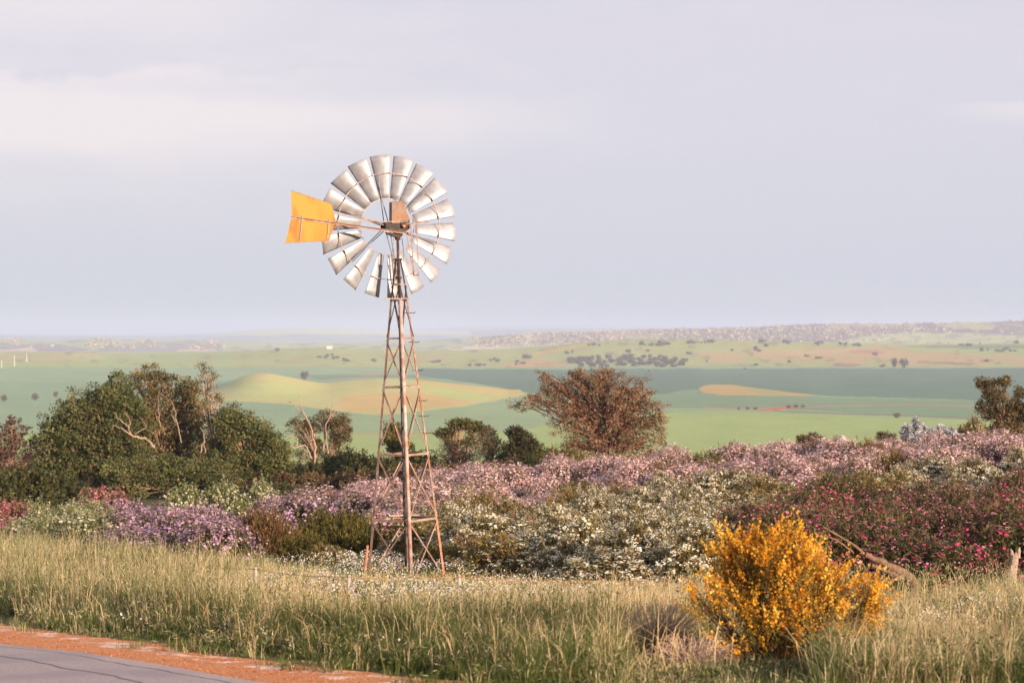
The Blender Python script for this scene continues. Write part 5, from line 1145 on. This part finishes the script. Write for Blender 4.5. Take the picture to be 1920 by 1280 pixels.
def wildflowers():
    rng = np.random.default_rng(78); XS = []; YS = []; HS = []
    for cx, sx_, cy, sy_, num, hh in ((800, 110, 1078, 9, 640, .46), (700, 60, 1074, 10, 320, .46), (900, 90, 1078, 9, 300, .42), (560, 110, 1104, 18, 420, .34), (330, 110, 1110, 22, 260, .42), (740, 120, 1128, 12, 300, .22), (860, 160, 1145, 18, 700, .40), (1040, 130, 1150, 20, 420, .38), (480, 160, 1120, 22, 300, .42),
                             (1790, 50, 1196, 11, 60, .45), (1745, 25, 1212, 6, 30, .4), (1850, 40, 1172, 8, 40, .45), (600, 500, 1180, 40, 220, .3), (1300, 400, 1090, 20, 160, .35), (1600, 180, 1098, 10, 60, .3)):
        a = rng.normal(cx, sx_, num); b_ = rng.normal(cy, sy_, num); d = 2.1 / np.maximum((b_ - HOR) / F - .064, .02); ok = (d < 66) & (d > 25) & (b_ > grass_limit(a) - 40)
        XS.append(wx(a[ok], d[ok])); YS.append(d[ok]); HS.append(np.full(ok.sum(), hh))
    x = np.concatenate(XS); Y = np.concatenate(YS); hh = np.concatenate(HS); ok = x > edge_x(VERGE, Y) + .4; x, Y, hh = x[ok], Y[ok], hh[ok]; n = len(x)
    h = hh * rng.uniform(.7, 1.1, n)
    st, tip, _ = blade_mesh(x, Y, h, np.full(n, .010), rng.uniform(.05, .4, n), rng.uniform(0, 6.28, n), pick([C(130, 136, 84, .6)], n, rng, .1), rng)
    per = 4; ci = np.repeat(np.arange(n), per); m = len(ci); p = tip[ci] + rng.normal(0, .034, (m, 3)); nr = rand_dirs(m, rng, 1.0) + np.array([0, -.5, 0]); nr /= np.linalg.norm(nr, axis=1, keepdims=True)
    pal = [C(240, 236, 228, .9), C(232, 222, 218, .9), C(244, 232, 222, .9), C(228, 208, 206, .9), C(236, 232, 226, .9), C(232, 218, 120, .85)]
    fl = discs(p, nr, .0135 * rng.uniform(.6, 1.4, m), pick(pal, n, rng, .05)[ci], rng)
    lf_ci = np.repeat(np.arange(n), 7); q = len(lf_ci); b0 = np.stack([x, Y, ground_z(x, Y)], -1)[lf_ci]; t = rng.uniform(.1, .95, q)[:, None]
    lfp = b0 * (1 - t) + tip[lf_ci] * t + rng.normal(0, .035, (q, 3)); lv = leaves(lfp, rand_dirs(q, rng, .8), .07, .024, pick([C(126, 138, 92, .6), C(110, 122, 78, .6), C(142, 148, 104, .6)], q, rng, .12), rng)
    v, f, c = join([st, fl, lv]); tag(link('white_wildflowers', mesh_np('white_wildflowers', v, f, c), None, M_petal), 'small white and pale pink wildflowers scattered through the grass', 'wildflowers', kind='stuff')
wildflowers()

def pebbles():
    rng = np.random.default_rng(90); n = 9000; y = rng.uniform(24, 44, n); x0 = edge_x(ROAD, y); x1 = edge_x(VERGE, y); t = np.clip(rng.beta(1.1, 1.3, n), 0, 1) - .03; x = x0 + (x1 - x0) * t
    z = ground_z(x, y) + .025; rad = .004 + .009 * rng.uniform(0, 1, n) ** 3
    oc = np.array([[1, 0, 0], [0, 1, 0], [-1, 0, 0], [0, -1, 0], [0, 0, 1], [0, 0, -1]], float); of = np.array([[0, 1, 4], [1, 2, 4], [2, 3, 4], [3, 0, 4], [1, 0, 5], [2, 1, 5], [3, 2, 5], [0, 3, 5]])
    jit = rng.uniform(.6, 1.2, (n, 6, 1)); v = np.stack([x, y, z], -1)[:, None] + oc[None] * jit * rad[:, None, None] * np.array([1.2, 1, .7])
    f = (np.arange(n)[:, None, None] * 6 + of[None]).reshape(-1, 3)
    c = np.repeat(pick([C(206, 128, 84, .7), C(190, 110, 70, .7), C(216, 160, 124, .7), C(160, 92, 60, .7)], n, rng, .12), 6, axis=0)
    tag(link('loose_gravel', mesh_np('loose_gravel', v.reshape(-1, 3), [f], c), None, M_bark), 'loose orange and pale stones scattered along the road edge', 'gravel', kind='stuff')
pebbles()
# ------------------------------------------------------------ haze
def haze():
    co = np.zeros(len(ground.data.vertices) * 3, np.float32); ground.data.vertices.foreach_get('co', co); co = co.reshape(-1, 3)
    z0 = float(co[:, 2].min()) - 1.0; z1 = float(co[:, 2].max()) + 25.0; A = 33500.0
    V = [(x, y, z) for z in (z0, z1) for x, y in ((-A, -A), (A, -A), (A, A), (-A, A))]
    me = mesh_np('haze', V, [np.array([[3, 2, 1, 0], [4, 5, 6, 7], [0, 1, 5, 4], [1, 2, 6, 5], [2, 3, 7, 6], [3, 0, 4, 7]])])
    m = bpy.data.materials.new('haze'); m.use_nodes = True; nt = m.node_tree; nt.nodes.clear(); o = nt.nodes.new('ShaderNodeOutputMaterial'); p = nt.nodes.new('ShaderNodeVolumePrincipled')
    p.inputs['Color'].default_value = (0.58, 0.68, 0.88, 1); p.inputs['Density'].default_value = 9.0e-5; p.inputs['Anisotropy'].default_value = 0.0
    nt.links.new(p.outputs[0], o.inputs['Volume']); me.materials.append(m)
    tag(link('haze', me), 'pale haze over the valley', 'haze', kind='stuff')
haze()
